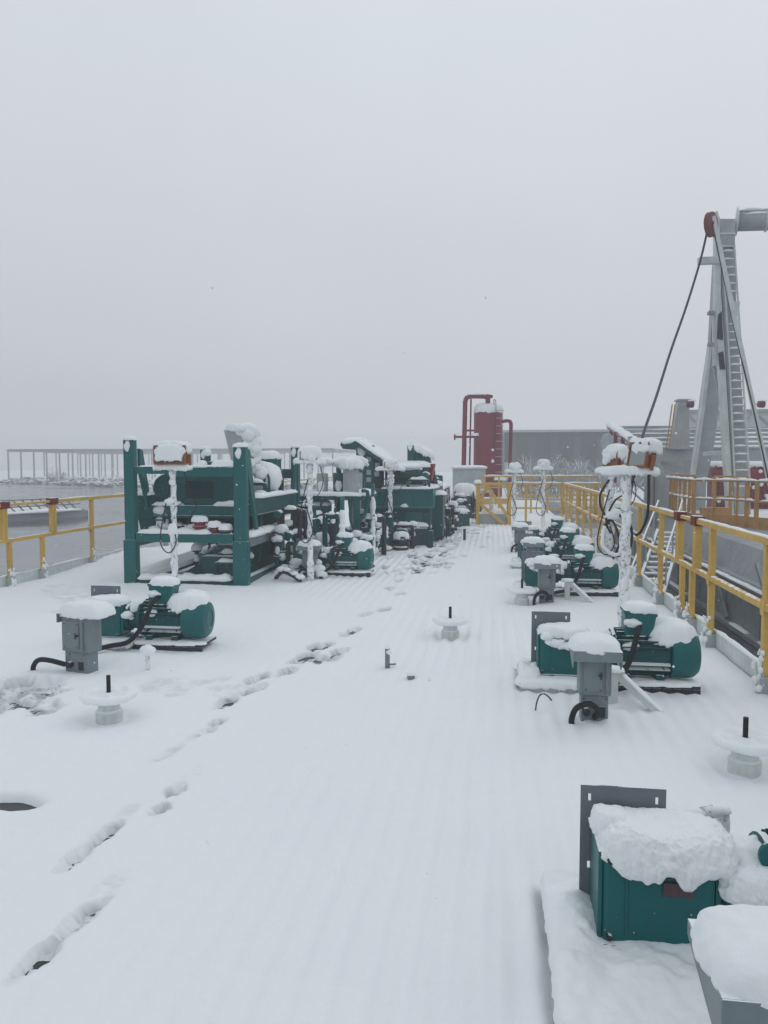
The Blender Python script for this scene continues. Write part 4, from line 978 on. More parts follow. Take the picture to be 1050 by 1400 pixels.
for i in range(4): mb.tube(spline([(.15 + i * .25, -.05, 1.05), (.1 + i * .27, -.14, .7), (.2 + i * .26, -.1, .4), (.15 + i * .25, 0, .0)], 5), .022, 8)
mb.tube(spline([(W2 + .1, 0, 1.18), (W2 + .2, -.05, 1.15), (W2 + .16, -.06, .8), (W2 + .02, -.08, .62)], 5), .035, 8); part(mb, 'hose', 'teald', smooth=True)
mb = MB()
for i in range(6):
    x = .02 + i * .2; mb.cyl((x, -.15, .02), (x, -.15, .25 + .07 * (i % 3)), .05, 12); mb.cyl((x - .07, -.15, .2), (x + .07, -.15, .2), .035, 10)
part(mb, 'valve_row', 'teald', bevel=.004)
mb = MB()
for i in range(6): mb.blob((.02 + i * .2, -.16, .31 + .07 * (i % 3)), .085, i, .35, 14, (1.1, 1, .7))
part(mb, 'clinging_snow', 'snow', smooth=True)

# third machine: roofed unit with a sloping canopy, long teal tank front
O = Vector((-2.80, 15.4, 0))
t = thing('canopied_unit', 'teal unit with wide post, dark panel and sloping snowy canopy over a long tank front', 'machine skid', O)
a = q(487, 668, 15.4); b = q(592, 712, 15.4)
mb = MB(); mb.bb(a.x, b.x, 0, 2.6, .74, a.z); part(mb, 'tank_front', 'teal', bevel=.01)
mb = MB(); mb.bb(a.x + .06, b.x - .06, .10, 2.5, .30, .738); part(mb, 'tank_skirt', 'teald', bevel=.01)
for hx in (.35, 1.0): mb = MB(); mb.bb(a.x + hx, a.x + hx + .34, .078, .099, .36, .66); mb.bb(a.x + hx + .28, a.x + hx + .31, .06, .0775, .48, .56); part(mb, 'hatch', 'teal', bevel=.006)
mb = MB(); mb.bb(a.x, b.x, -.03, -.002, a.z - .06, a.z + .01); mb.bb(a.x, b.x, -.03, -.002, .74, .78)
for i in range(5): x = a.x + .2 + i * (b.x - a.x - .3) / 4; mb.bb(x, x + .035, -.025, -.002, .79, a.z - .061)
part(mb, 'tank_rib', 'teal', bevel=.003)
mb = MB()
for i in range(6): x = a.x + .05 + i * (b.x - a.x - .15) / 5; mb.bb(x, x + .1, 0.02, .12, -.03, .298)
part(mb, 'skid_foot', 'teald')
p0 = q(487, 602, 15.4); p1 = q(511, 602, 15.4)
mb = MB(); mb.bb(p0.x, p0.x + .16, -.02, .18, a.z + .012, p0.z - .02); mb.bb(p0.x + .18, p1.x, .02, .10, a.z + .012, p0.z - .1); part(mb, 'post', 'teal', bevel=.008)
s0 = q(498, 615, 15.4); s1 = q(517, 668, 15.4)
mb = MB(); mb.bb(p1.x, s1.x + .06, .03, .45, a.z + .012, s0.z - .05); part(mb, 'control_panel', 'dark', bevel=.008)
for (px, py) in ((504, 628), (504, 646), (515, 648), (504, 656), (516, 636)):
    g = q(px, py, 15.4); mb = MB(); mb.bb(g.x - .05, g.x + .05, -.0, .025, g.z - .05, g.z + .05); part(mb, 'gauge', 'pale', bevel=.008)
c0 = q(467, 607, 15.3); c1 = q(540, 641, 15.3); cm = q(488, 607, 15.3)
mb = MB(); mb.prism([(c0.x, c0.z - .02), (c0.x + .02, c0.z + .03), (cm.x, cm.z + .06), (c1.x, c1.z + .02), (c1.x, c1.z - .06), (cm.x + .05, cm.z - .06), (c0.x + .25, c0.z - .12), (c0.x + .05, c0.z - .1)], 'y', -.25, 1.1); part(mb, 'canopy', 'teald', bevel=.01)
dl = Vector((c1.x - cm.x, 0, c1.z - cm.z)); 
mb = MB(); mb.cap((c0.x + cm.x) / 2, .4, c0.z + .03, .40, 1.35, .10, 4, 4, 9, 40, .06, .2, .4, slope=(.12, 0)); mb.cap((c1.x + cm.x) / 2 + .02, .4, (c1.z + cm.z) / 2 + .05, dl.length * 1.02, 1.3, .10, 14, 5, 10, 44, .08, .45, .4, slope=(dl.z / dl.x, 0))
mb.blob((p0.x + .12, -.04, p0.z - .14), .13, 3, .4, 16, (.7, .5, 1.5))
mb.ridge((a.x + .5, .02, a.z), (b.x, .02, a.z), .12, .05, 4, gap=.3); mb.cap(1.05, 1.2, a.z, 1.1, 1.9, .09, 7, 5, 9, 40)
part(mb, 'snow_cap', 'fluff', smooth=True)
mb = MB(); mb.bb(.75, 1.45, .5, 1.4, a.z, a.z + .45); mb.cyl((.8, .45, a.z + .3), (1.35, .45, a.z + .3), .12, 16); part(mb, 'screen_box', 'teald', bevel=.01)
mb = MB(); mb.cap(1.1, .95, a.z + .45, .85, 1.0, .12, 8, 4, 9, 36); mb.blob((1.05, .4, a.z + .44), .13, 8, .4, 16, (2.2, 1, .6)); part(mb, 'snow_cap', 'snow', smooth=True)
h0 = q(553, 692, 15.38); mb = MB(); mb.cap(h0.x, -.02, h0.z, .12, .1, .05, 3, 2, 6, 16); mb.blob((h0.x, -.04, h0.z), .05, 3, .3, 10, (1.6, .6, .6)); part(mb, 'clinging_snow', 'snow', smooth=True)

# fourth: tall column with a bracketed head and a dark hopper, then the receding row
O = Vector((-1.85, 16.1, 0))
t = thing('hopper_column', 'dark teal column with snowy bracket head and hopper, right end of the left machines', 'machine skid', O)
a = q(557, 609, 16.1); b = q(573, 730, 16.1)
mb = MB(); mb.bb(a.x, a.x + .15, -.02, .4, -.03, a.z); mb.prism([(a.x + .152, a.z - .03), (a.x + .45, a.z - .20), (a.x + .50, a.z - .45), (a.x + .152, a.z - .5)], 'y', .0, .35); part(mb, 'column', 'teald', bevel=.01)
mb = MB(); mb.bb(a.x + .152, a.x + .24, -.03, .4, .9, a.z - .51); mb.prism([(a.x + .24, a.z - .42), (a.x + .56, a.z - .38), (a.x + .50, a.z - .75), (a.x + .24, a.z - .75)], 'y', -.04, .5); part(mb, 'hopper', 'maroon', bevel=.01)
mb = MB(); mb.bb(a.x + .17, a.x + .27, -.05, -.032, 1.45, 1.65); part(mb, 'window_frame', 'pale')
mb = MB(); mb.bb(a.x + .16, a.x + .75, .0, .8, .10, 1.0); part(mb, 'lower_tank', 'teald', bevel=.01)
mb = MB(); mb.blob((a.x + .07, .1, a.z - .02), .14, 4, .3, 16, (.8, 1, 1.1)); mb.cap(a.x + .32, .17, a.z - .12, .42, .5, .10, 6, 3, 9, 26, .2, .4, .9, slope=(-.5, 0)); mb.cap(a.x + .5, .4, 1.0, .6, .8, .08, 9); part(mb, 'snow_cap', 'fluff', smooth=True)

descr = ['first dark tank box past the column, two pale discs on its side', 'second dark tank box of the receding row at the deck end', 'third dark tank box in the receding row', 'last small tank box of the receding row']
base = None
for i in range(4):
    Y = 18.3 + i * 2.2; x1 = -1.28 - i * .06
    t = thing('mud_tank_box', descr[i], 'tank', (x1, Y, 0), 0, 'dark tank boxes receding behind the left machines'); O = Vector((x1, Y, 0))
    zt = 1.02 - .03 * i
    mb = MB(); mb.bb(-.75, 0, -.9, .9, .22, zt); part(mb, 'body', 'teald' if i % 2 else 'maroon', bevel=.015)
    for y in (-.8, -.3, .3, .8):
        mb = MB(); mb.bb(-.1, -.02, y - .04, y + .04, -.03, .218); part(mb, 'leg', 'dark')
    mb = MB(); mb.bb(.002, .03, -.9, -.84, .25, zt - .02); mb.bb(.002, .03, -.02, .04, .25, zt - .02); mb.bb(.002, .03, .84, .9, .25, zt - .02); part(mb, 'rib', 'maroon')
    for (y, z) in ((-.45, .55), (.4, .72)):
        mb = MB(); mb.cyl((.005, y, z), (.05, y, z), .16, 22); part(mb, 'disc_cover', 'pale', bevel=.006)
    mb = MB(); mb.cap(-.38, 0, zt, .85, 1.9, .10, i, 6, 10, 50, .05, .3, .5); part(mb, 'snow_cap', 'snow', smooth=True)
    mb = MB(); mb.cyl((-.3, -.5, zt), (-.3, -.5, zt + .18), .09, 14); mb.bb(-.5, -.2, .2, .5, zt, zt + .16); part(mb, 'fitting', 'dark', bevel=.006)
    mb = MB(); mb.cap(-.3, -.5, zt + .18, .3, .3, .09, i + 4, 2); mb.cap(-.35, .35, zt + .16, .36, .36, .09, i + 8); part(mb, 'clinging_snow', 'snow', smooth=True)

# small snow-covered fittings scattered in front of the left machines
O = Vector((0, 0, 0))
fl = [('teal drum motor lying under a rounded snow cap left of the path', 508, 752, .22, .17, 'teald'), ('small teal pot with a snow cap right of the teal drum motor', 541, 727, .20, .14, 'teald'),
      ('low dark chest under spread snow at the foot of the canopied unit', 520, 736, .30, .16, 'dark'), ('dark fitting under snow below the hopper column', 581, 728, .16, .16, 'dark'),
      ('small grey cylinder with snow, left of the capped pipe', 462, 760, .12, .26, 'grey'), ('round dark valve under snow, second from the path edge', 495, 733, .14, .20, 'dark')]
for i, (lab, px, py, r_, h_, mt) in enumerate(fl):
    p = P(px, py); t = thing('deck_fitting', lab, 'fitting', p)
    mb = MB()
    if i % 2 == 0: mb.lathe([(r_ * .8, -r_ * 1.3), (r_, -r_ * 1.2), (r_, r_ * 1.1), (r_ * .8, r_ * 1.25)], (0, 0, h_ * .55), 'x', 20)
    else: mb.lathe([(r_, -.05), (r_, h_ * .3), (r_ * .8, h_ * .35), (r_ * .8, h_ * .9), (r_ * 1.05, h_ * .92), (r_ * 1.05, h_)], k=18)
    mb.bb(-r_ * 1.1, r_ * 1.1, -r_ * .8, r_ * .8, -.04, .03); autosmooth(mb.build('body', mt, t))
    mb = MB(); mb.cap(0, 0, h_ * (.55 if i % 2 == 0 else 1) + (r_ * .6 if i % 2 == 0 else 0), r_ * 2.5, r_ * 1.9, .11, i + 3, 2.4, 10, 30, .2, .35, .9); mb.blob((-r_ * .9, -r_ * .6, .04), .08, i, .4, 12); mb.build('snow_cap', 'fluff', t, smooth=True)
rq = random.Random(21)
kinds = ['squat', 'lying', 'tall', 'box']
where = ['below the cyclone bench', 'beside the standpipe', 'before the canopied unit', 'under the canopy post', 'by the foot of the hopper column', 'beside the first dark tank box', 'by the second dark tank box', 'near the winch drum']
spots = [(-2.75, 12.3, 0), (-2.55, 13.6, 1), (-2.15, 13.4, 2), (-2.85, 13.9, 3), (-2.2, 14.5, 1), (-2.6, 14.8, 2), (-1.75, 14.6, 0), (-1.5, 15.6, 3), (-1.25, 16.8, 1), (-.95, 18.2, 2), (-1.1, 19.4, 1), (-.85, 20.5, 3), (-1.0, 22.0, 1), (-.7, 24.8, 0), (-.55, 26.5, 3), (-1.0, 26.8, 2), (-2.3, 16.0 - .9, 3), (-2.0, 12.0, 0)]
adj = ['broad', 'stubby', 'dumpy', 'narrow', 'lopsided', 'half-buried', 'leaning', 'round-capped', 'flat-topped', 'slim', 'shadowy', 'blocky', 'low', 'distant', 'boxy', 'upright', 'square', 'heaped']
near_of = ['just behind the hose pile', 'below the cyclone bench', 'at the foot of the nearer standpipe', 'under the bench valves', 'at the foot of the farther standpipe', 'left of the small lamp pole', 'right of the small lamp pole', 'under the tank front',
           'at the foot of the hopper column', 'beside the first dark tank box', 'beside the second dark tank box', 'between the tank boxes and path', 'beside the third dark tank box', 'behind the winch drum', 'left of the yellow braced frame', 'below the pale cabin', 'before the canopied unit', 'left of the capped cylinder']
noun = {0: 'valve pot', 1: 'small motor', 2: 'pipe stand', 3: 'junction chest'}
for i, (x, y, kd) in enumerate(spots):
    t = thing(noun[kd].replace(' ', '_'), '%s dark teal %s under snow %s' % (adj[i], noun[kd], near_of[i]), noun[kd], (x, y, 0), rq.uniform(-.3, .3), 'snowy fittings along the left row')
    mb = MB(); sc_ = rq.uniform(.85, 1.2)
    if kd == 0: mb.lathe([(.14, -.05), (.14, .05), (.09, .07), (.09, .2), (.13, .22), (.13, .26)], k=18); top = .26; w_ = .3
    elif kd == 1: mb.lathe([(.08, -.24), (.12, -.22), (.12, .2), (.09, .24)], (0, 0, .17), 'x', 18); mb.bb(-.2, .2, -.12, .12, -.04, .05); mb.bb(-.1, .06, -.08, .06, .27, .37); top = .33; w_ = .42
    elif kd == 2: mb.bb(-.04, .04, -.04, .04, -.05, .62); mb.cyl((-.16, 0, .48), (.16, 0, .48), .045, 12); mb.cyl((0, -.02, .62), (0, -.02, .68), .10, 14); top = .68; w_ = .24
    else: mb.bb(-.2, .2, -.15, .15, -.04, .36); mb.bb(-.22, .22, -.17, .17, .362, .38); mb.bb(-.12, .12, -.156, -.151, .08, .28); top = .38; w_ = .46
    autosmooth(mb.build('body', 'teald' if i % 3 else 'dark', t), 40)
    mb = MB(); mb.cap(0, 0, top, w_, w_ * .8, .09, i, 2.6, 10, 30, .16, .3, .8)
    mb.build('snow_cap', 'snow', t, smooth=True)
    if kd in (1, 2):
        mb = MB()
        for k in range(7): mb.blob((rq.uniform(-.18, .18), rq.uniform(-.14, -.08) if kd == 1 else -.04, rq.uniform(.02, .5 if kd == 2 else .2)), rq.uniform(.03, .055), k, .4, 9)
        mb.build('clinging_snow', 'snow', t, smooth=True)
def pipework(label, loc, w_, d_, h_, n, seed):
    """a low thicket of pipes, flanges and valves with snow on every run"""
    q_ = random.Random(seed); t = thing('pipework', label, 'pipework', loc, 0, 'pipework of the left row')
    ma, mt_, mf, ms = MB(), MB(), MB(), MB()
    for i in range(n):
        x, y, z = q_.uniform(0, w_), q_.uniform(0, d_), q_.uniform(.12, h_); r_ = q_.uniform(.018, .045)
        if i % 3 == 0:
            x1 = min(w_, x + q_.uniform(.25, .6)); pts = spline([(x, y, 0), (x, y, z - .05), (x + .05, y, z), (x1 - .05, y, z), (x1, y, z - .05), (x1, y, 0)], 4)
            (ma if i % 2 else mt_).tube(pts, r_, 9); ms.ridge((x + .04, y, z + r_ * .8), (x1 - .04, y, z + r_ * .8), r_ * 2.6, .05, i, step=.03)
        elif i % 3 == 1:
            y1 = min(d_, y + q_.uniform(.3, .9)); (ma if i % 2 else mt_).tube([(x, y, z), (x, y1, z)], r_, 9); ms.ridge((x, y, z + r_ * .8), (x, y1, z + r_ * .8), r_ * 2.6, .05, i, step=.05)
            mf.cyl((x, y - .02, z), (x, y + .01, z), r_ * 1.9, 14); mt_.bb(x - .015, x + .015, y + .05, y + .08, -.03, z)
        else:
            (ma if i % 2 else mt_).cyl((x, y, -.03), (x, y, z), r_ * 1.1, 10); mf.cyl((x, y, z - .03), (x, y, z), r_ * 2.2, 14); mf.cyl((x, y, z * .5), (x, y, z * .5 + .025), r_ * 2, 14)
            ms.blob((x, y, z + .03), r_ * 2.4 + .015, i, .35, 12, (1, 1, .7)); ms.blob((x + .01, y - r_, z * q_.uniform(.3, .8)), r_ + .012, i + 50, .5, 8, (1, .7, 1.5))
    for i in range(n): ms.blob((q_.uniform(0, w_), q_.uniform(-.05, d_), q_.uniform(0, .06)), q_.uniform(.04, .09), i + 90, .4, 9, (1.3, 1.2, .6))
    ma.build('pipe', 'teald', t, smooth=True); mt_.build('pipe', 'dark', t, smooth=True); mf.build('flanges', 'teal', t, bevel=.004); ms.build('clinging_snow', 'fluff', t, smooth=True)
    return t
pipework('thicket of teal pipes and snow between the big frame and the bench', (-3.2, 11.7, 0), .75, 1.3, .85, 22, 1)
pipework('knee-high snowy pipes in front of the cyclone bench', (-3.2, 12.95, 0), 1.1, .2, .55, 18, 2)
pipework('snowy pipes and flanges in front of the canopied unit', (-2.75, 14.7, 0), 1.2, .6, .5, 24, 3)
pipework('snowy pipes right of the bench under the canopy', (-2.35, 13.6, 0), .4, 1.3, .7, 16, 4)
pipework('snowy pipe runs on top of the long tank front', (-2.3, 15.6, 1.12), 1.0, 1.6, .45, 18, 5)
pipework('low pipes beside the receding tank boxes', (-1.35, 16.6, 0), .35, 4.5, .6, 26, 6)
pipework('far pipes left of the braced yellow frame', (-1.15, 21.5, 0), .45, 6.0, .8, 26, 7)
pipework('dark snowy pipes packed under the middle beam of the big teal frame', (-4.35, 10.15, 0), .85, 1.6, .5, 20, 9)
pipework('pipes behind the small red pots inside the big teal frame', (-4.85, 10.35, .72), 1.3, .5, .26, 16, 10)
pipework('snowy valves on the outer side of the big teal frame', (-3.25, 11.0, 0), .3, 1.5, .95, 16, 11)
pipework('pipes hugging the first dark tank box', (-1.75, 17.0, 1.0), .5, 2.2, .35, 14, 12)
pipework('snow-covered fittings inside the big teal frame, right of the chute', (-3.95, 11.2, 1.15), .55, 1.4, .4, 14, 8)
# thin teal standpipes carrying clumps of snow
for i, (px, py, h_) in enumerate(((468.5, 784, 1.15), (510, 762, 1.30))):
    p = P(px, py); t = thing('standpipe', ['thin teal standpipe with snow clumps, beside the bench', 'thin teal standpipe with snow clumps, before the canopied unit'][i], 'pipe', p)
    mb = MB(); mb.cyl((0, 0, -.05), (0, 0, h_), .032, 12); mb.build('pipe', 'teal', t, smooth=True)
    mb = MB()
    for k in range(9): mb.blob((0, -.015, .05 + (k / 9) ** .8 * h_ * .8), rnd.uniform(.035, .055), k + i, .3, 12, (1, 1, rnd.uniform(1, 2.6)))
    mb.build('clinging_snow', 'snow', t, smooth=True)


# ------------------------------------------------------------------ lamp poles
def lamp_pole(label, loc, h, arm=(-.22, .22), head=None, seed=1, r=.036, rz=0.0, cable=True, group='frosted lamp poles'):
    t = thing('lamp_pole', label, 'lamp pole', loc, rz, group)
    mb = MB(); n = int(h / .05); mb.tube([(0, 0, -.05 + (h + .05) * i / n) for i in range(n + 1)], [r * (1 + .22 * float(vn(i * .7, seed, 0, 3))) for i in range(n + 1)], 14, .5, seed); mb.build('pole', 'frost', t, smooth=True)
    mb = MB(); mb.bb(arm[0], arm[1], -.05, .05, h, h + .035); mb.bb(-.06, .06, -.06, .06, -.05, .0); mb.build('crossbar', 'white', t, bevel=.004)
    mb = MB(); mb.cap((arm[0] + arm[1]) / 2, 0, h + .03, arm[1] - arm[0] + .05, .17, .05, seed, 5, 9, 40, .08, .3, 1.1); 
    for k in range(int(h * 9)):
        mb.blob((rnd.uniform(-.02, .02), -r * .7, rnd.uniform(0, h)), rnd.uniform(.018, .035), k + seed, .4, 8, (1, .6, rnd.uniform(1, 3)))
    mb.build('snow_cap', 'snow', t, smooth=True)
    if cable:
        mb = MB(); a = arm[1] * .7
        mb.tube(spline([(a, -.03, h), (a + .06, -.05, h * .86), (a - .0, -.06, h * .74), (.03, -.05, h * .70)], 5), .006, 6)
        mb.tube(spline([(-.02, -.05, h * .86), (-.10, -.06, h * .66), (-.16, -.06, h * .42), (-.05, -.06, h * .33), (.05, -.06, h * .42), (.0, -.05, h * .55), (-.06, -.05, h * .66)], 5), .008, 6); mb.build('cable', 'black', t, smooth=True)
    return t
def lamp_head(t, x, z, w_, h_, d_, seed, yaw=0.0, tilt=0.0, mat='lampm', glass=True, snow=1.0):
    """boxy flood lamp on a yoke, packed with snow"""
    hd = bpy.data.objects.new('lamp_head', None); 
    m3 = Matrix.Rotation(yaw, 3, 'Z') @ Matrix.Rotation(tilt, 3, 'X')
    fr = .12
    mb = MB()
    def bx_(c, d): mb.box(m3 @ Vector(c) + Vector((x, 0, z)), d, m3)
    bx_((0, 0, h_ / 2), (w_, d_ * .6, h_ * .92))
    bx_((0, -d_ * .36, h_ * .04), (w_ * 1.1, d_ * .14, h_ * .09)); bx_((0, -d_ * .36, h_ * .96), (w_ * 1.1, d_ * .14, h_ * .09))
    for s_ in (-1, 1): bx_((s_ * w_ * .52, -d_ * .36, h_ * .5), (w_ * .08, d_ * .14, h_ * .83)); bx_((s_ * w_ * .60, 0, h_ * .25), (w_ * .04, d_ * .25, h_ * .6))
    o = mb.build('lamp_housing', mat, t, bevel=.004)
    if glass:
        mb = MB(); bx_g = mb.box(m3 @ Vector((0, -d_ * .34, h_ * .5)) + Vector((x, 0, z)), (w_ * .94, d_ * .06, h_ * .80), m3); mb.build('glass', 'glass', o)
    mb = MB(); c = m3 @ Vector((0, 0.02, h_)) + Vector((x, 0, z))
    mb.cap(c.x, c.y, c.z - .02, w_ * 1.2 * snow, d_ * 1.15, .075 * snow, seed, 3.2, 10, 36, .1, .25, 1.4, rot=yaw)
    for i in range(int(12 * snow)):
        p = m3 @ Vector((rnd.uniform(-.4, .6) * w_, -d_ * .42 if i % 3 else d_ * .35, rnd.uniform(.3, .95) * h_)) + Vector((x, 0, z))
        if glass and i % 3 and p.x < x + .1 * w_: continue
        mb.blob(p, rnd.uniform(.035, .06), i + seed, .35, 12, (1, .6, 1))
    mb.build('snow_cap', 'snow', o, smooth=True)
    return o
l = lamp_pole('frosted pole with a snow-stuffed orange flood lamp before the big teal frame', (-4.01, 9.25, 0), 1.58, (-.23, .22), seed=2, r=.038)
lamp_head(l, 0, 1.64, .38, .24, .26, 5, 0, 0, 'lampm', False, 1.0)
mb = MB()
mb.cap(0.0, -.10, 1.72, .34, .18, .17, 8, 5, 12, 40, .06, .12, .3, fine=.004); mb.blob((-.03, -.04, 1.18), .065, 4, .35, 14, (1.1, .8, .7)); mb.blob((.0, -.04, .82), .06, 5, .35, 14, (1, .8, 1.4)); mb.build('snow_pack', 'snow', l, smooth=True)
l = lamp_pole('frosted pole with an orange-based lamp under a snow dome, before the cyclone bench', (-2.53, 10.45, 0), 1.66, (-.20, .20), seed=12, r=.04)
lamp_head(l, 0, 1.70, .22, .12, .2, 15, 0, 0, 'lampm', False, 1.25)
l = lamp_pole('small frosted lamp pole standing against the canopied teal unit', (-2.02, 15.1, 0), 1.52, (-.28, .26), seed=22, r=.04)
lamp_head(l, 0, 1.56, .22, .12, .2, 25, 0, 0, 'lampm', False, 1.2)
near_l = lamp_pole('thick frosted pole nearest the camera on the right, big tilted flood lamp on top', (1.235, 7.45, 0), 1.55, (-.20, .27), seed=32, r=.046, cable=False)
lamp_head(near_l, .13, 1.60, .21, .24, .19, 35, R(-55), R(-12), 'lampm', True, 1.0)
far_l = lamp_pole('thinner frosted pole just left of the nearest one, with a smaller snowed-in lamp', (1.46, 9.95, 0), 1.54, (-.16, .34), seed=42, r=.042)
lamp_head(far_l, .03, 1.60, .20, .22, .2, 45, R(-50), R(-6), 'lampm', False, 1.25)
mb = MB(); mb.prism([(-.02, 1.66), (.03, 1.98), (-.02, 2.03), (-.09, 2.02), (-.13, 1.92), (-.09, 1.74)], 'y', .03, .07); mb.build('lamp_shade', 'pale', far_l, bevel=.006)
mb = MB(); mb.tube(spline([(.05, -.06, 1.02), (-.08, -.1, .86), (-.10, -.1, .62), (.06, -.1, .50), (.22, -.1, .60), (.24, -.1, .85), (.12, -.08, 1.0), (0, -.05, 1.0)], 8), .02, 8); mb.tube(spline([(-.03, -.06, 1.45), (-.14, -.08, 1.25), (-.10, -.08, 1.05), (.04, -.09, .9), (.10, -.1, .66), (.02, -.1, .45)], 6), .014, 8); mb.tube(spline([(.28, -.05, 1.5), (.2, -.07, 1.3), (.05, -.08, 1.2), (-.06, -.08, .95), (.0, -.08, .78)], 6), .012, 8); mb.build('coiled_hose', 'black', far_l, smooth=True)
mb = MB(); mb.tube([p + Vector((-.004, -.012, .016)) for p in spline([(-.08, -.1, .86), (-.10, -.1, .62), (.06, -.1, .50), (.22, -.1, .60)], 8)], .024, 8, .4, 3); mb.ridge((.0, -.08, 1.19), (.2, -.07, 1.32), .05, .04, 4, step=.03); mb.blob((.02, -.05, 1.02), .08, 2, .4, 14, (1.3, 1, 1)); mb.blob((.2, -.06, .98), .05, 7, .4, 12, (1, 1, 2)); mb.build('snow_strip', 'fluff', far_l, smooth=True)
mb = MB(); mb.tube(spline([(.19, -.05, 1.55), (.185, -.07, 1.2), (.13, -.08, 1.03), (.08, -.06, .98)], 6), .012, 8); mb.build('cable', 'black', near_l, smooth=True)
for (lab, loc, h, sd) in (('small white lamp pole far along the right row, beside the cross railing', (1.10, 17.3, 0), 1.52, 52), ('small frosted lamp pole next to the yellow braced frame', (.47, 17.6, 0), 1.45, 62)):
    l = lamp_pole(lab, loc, h, (-.20, .18), seed=sd, r=.04, cable=True); lamp_head(l, 0, h + .04, .18, .12, .16, sd, 0, 0, 'pale', False, 1.2)

# ------------------------------------------------------------------ deck end: red tank, cabinets, pipes
t = thing('red_tank', 'tall dark red cylindrical tank with snow on top at the deck end', 'tank', (-.23, 32.0, 0))
O = Vector((-.23, 32, 0)); rt = .59; zt = q(668, 562, 32).z
mb = MB(); mb.lathe([(rt, .3), (rt, zt), (rt * .96, zt + .06), (rt * .6, zt + .2), (.05, zt + .26)], k=44); autosmooth(mb.build('shell', 'maroon', t), 50)
mb = MB(); mb.cap(0, 0, zt + .0, rt * 2.04, rt * 2.04, .34, 3, 2, 12, 44, .03, .12, .35); mb.build('snow_cap', 'snow', t, smooth=True)
mb = MB(); mb.cyl((-.02, -.35, zt + .15), (-.02, -.35, zt + .62), .10, 16); mb.cyl((-.02, -.35, zt + .5), (-.02, -.35, zt + .62), .2, 18); mb.build('top_nozzle', 'maroon', t, bevel=.01)
mb = MB(); z2 = q(655, 543, 32).z
mb.tube(spline([(-.02, -.35, zt + .65), (-.05, -.35, z2 - .02), (-.25, -.35, z2), (-.75, -.35, z2), (-.92, -.35, z2 - .15), (-.94, -.35, z2 - .6), (-1.0, -.35, .1)], 8), .095, 14); mb.build('riser_pipe', 'maroon', t, smooth=True)
mb = MB(); mb.tube(spline([(-.70, -.33, z2 - .1), (-.72, -.33, 2.8), (-.76, -.33, .2)], 6), .035, 8)
for z in (3.0, 1.4): mb.bb(-.95, -rt + .02, -.38, -.32, z - .04, z + .04)
mb.cyl((-1.35, -.35, 2.75), (-.45, -.35, 2.75), .055, 12); mb.cyl((-1.38, -.35, 2.75), (-1.32, -.35, 2.75), .13, 16); mb.build('side_pipe', 'maroon', t, smooth=False)
mb = MB(); mb.tube(spline([(rt - .1, -.1, 3.35), (rt + .2, -.1, 3.4), (rt + .32, -.1, 3.3), (rt + .33, -.1, 2.9), (rt + .28, -.1, .1)], 8), .075, 12); mb.build('down_pipe', 'maroon', t, smooth=True)
mb = MB()
for i in range(9): z = 1.3 + i * .31; mb.bb(rt - .28, rt + .05, -.58, -.55, z, z + .025)
mb.build('ladder', 'pale', t)
mb = MB(); mb.cyl((rt + .15, -.3, 1.0), (rt + .15, -.3, 1.7), .09, 14); mb.build('gauge_tube', 'white', t, bevel=.01)
mb = MB(); mb.ridge((-.05, -.35, z2 + .07), (-.85, -.35, z2 + .07), .15, .07, 4); mb.cap(-.5, -.4, 2.8, .35, .2, .1, 3, 2); mb.blob((.2, -.6, 2.2), .06, 3); mb.blob((.2, -.6, 1.75), .07, 4); mb.cap(rt - .1, -.5, 1.0, .5, .3, .12, 9, 2); mb.build('snow_clump', 'snow', t, smooth=True)
mb = MB(); mb.tube(spline([(.25, -.45, zt + .1), (.22, -.55, zt + .4), (.3, -.62, zt + .3), (.3, -.61, zt - .4), (.26, -.61, zt - 1.6)], 6), .014, 6); mb.build('cable', 'black', t, smooth=True)

t = thing('cabinet', 'pale grey cabin box with a snow edge left of the red tank', 'cabinet', (-1.30, 28.3, 0)); O = Vector((-1.30, 28.3, 0))
a = q(578, 641, 28.3); b = q(663, 684, 28.3)
mb = MB(); mb.bb(a.x + 1.1, b.x, 0, 1.6, .55, a.z); mb.build('wall', 'pale', t, bevel=.01)
mb = MB(); mb.bb(a.x + 1.05, b.x + .06, -.06, 1.66, a.z + .002, a.z + .06); mb.build('roof', 'white', t, bevel=.01)
mb = MB(); mb.cap((a.x + 1.1 + b.x) / 2, .8, a.z + .06, b.x - a.x - 1.0, 1.7, .07, 4, 8, 9, 50); mb.build('snow_cap', 'snow', t, smooth=True)
mb = MB()
for x in (a.x + 1.2, b.x - .1): mb.bb(x - .05, x + .05, .05, .15, -.03, .548)
mb.build('support', 'dark', t)
t = thing('winch_drum', 'dark grey machine with a snow hump just left of the yellow braced frame', 'machine', (-.88, 23.8, 0))
mb = MB(); mb.lathe([(.12, -.32), (.38, -.3), (.38, -.26), (.24, -.25), (.24, .25), (.38, .26), (.38, .3), (.12, .32)], (0, 0, .5), 'x', 24); autosmooth(mb.build('drum', 'dark', t))
mb = MB(); mb.bb(-.4, -.33, -.4, .4, -.03, .6); mb.bb(.33, .4, -.4, .4, -.03, .6); mb.bb(-.325, .325, -.4, -.3, -.03, .1); mb.build('cheek', 'redcap', t, bevel=.01)
mb = MB(); mb.cap(0, 0, .76, .7, .6, .28, 6, 2.5, 12, 36, .15, .3, .6); mb.build('snow_cap', 'fluff', t, smooth=True)

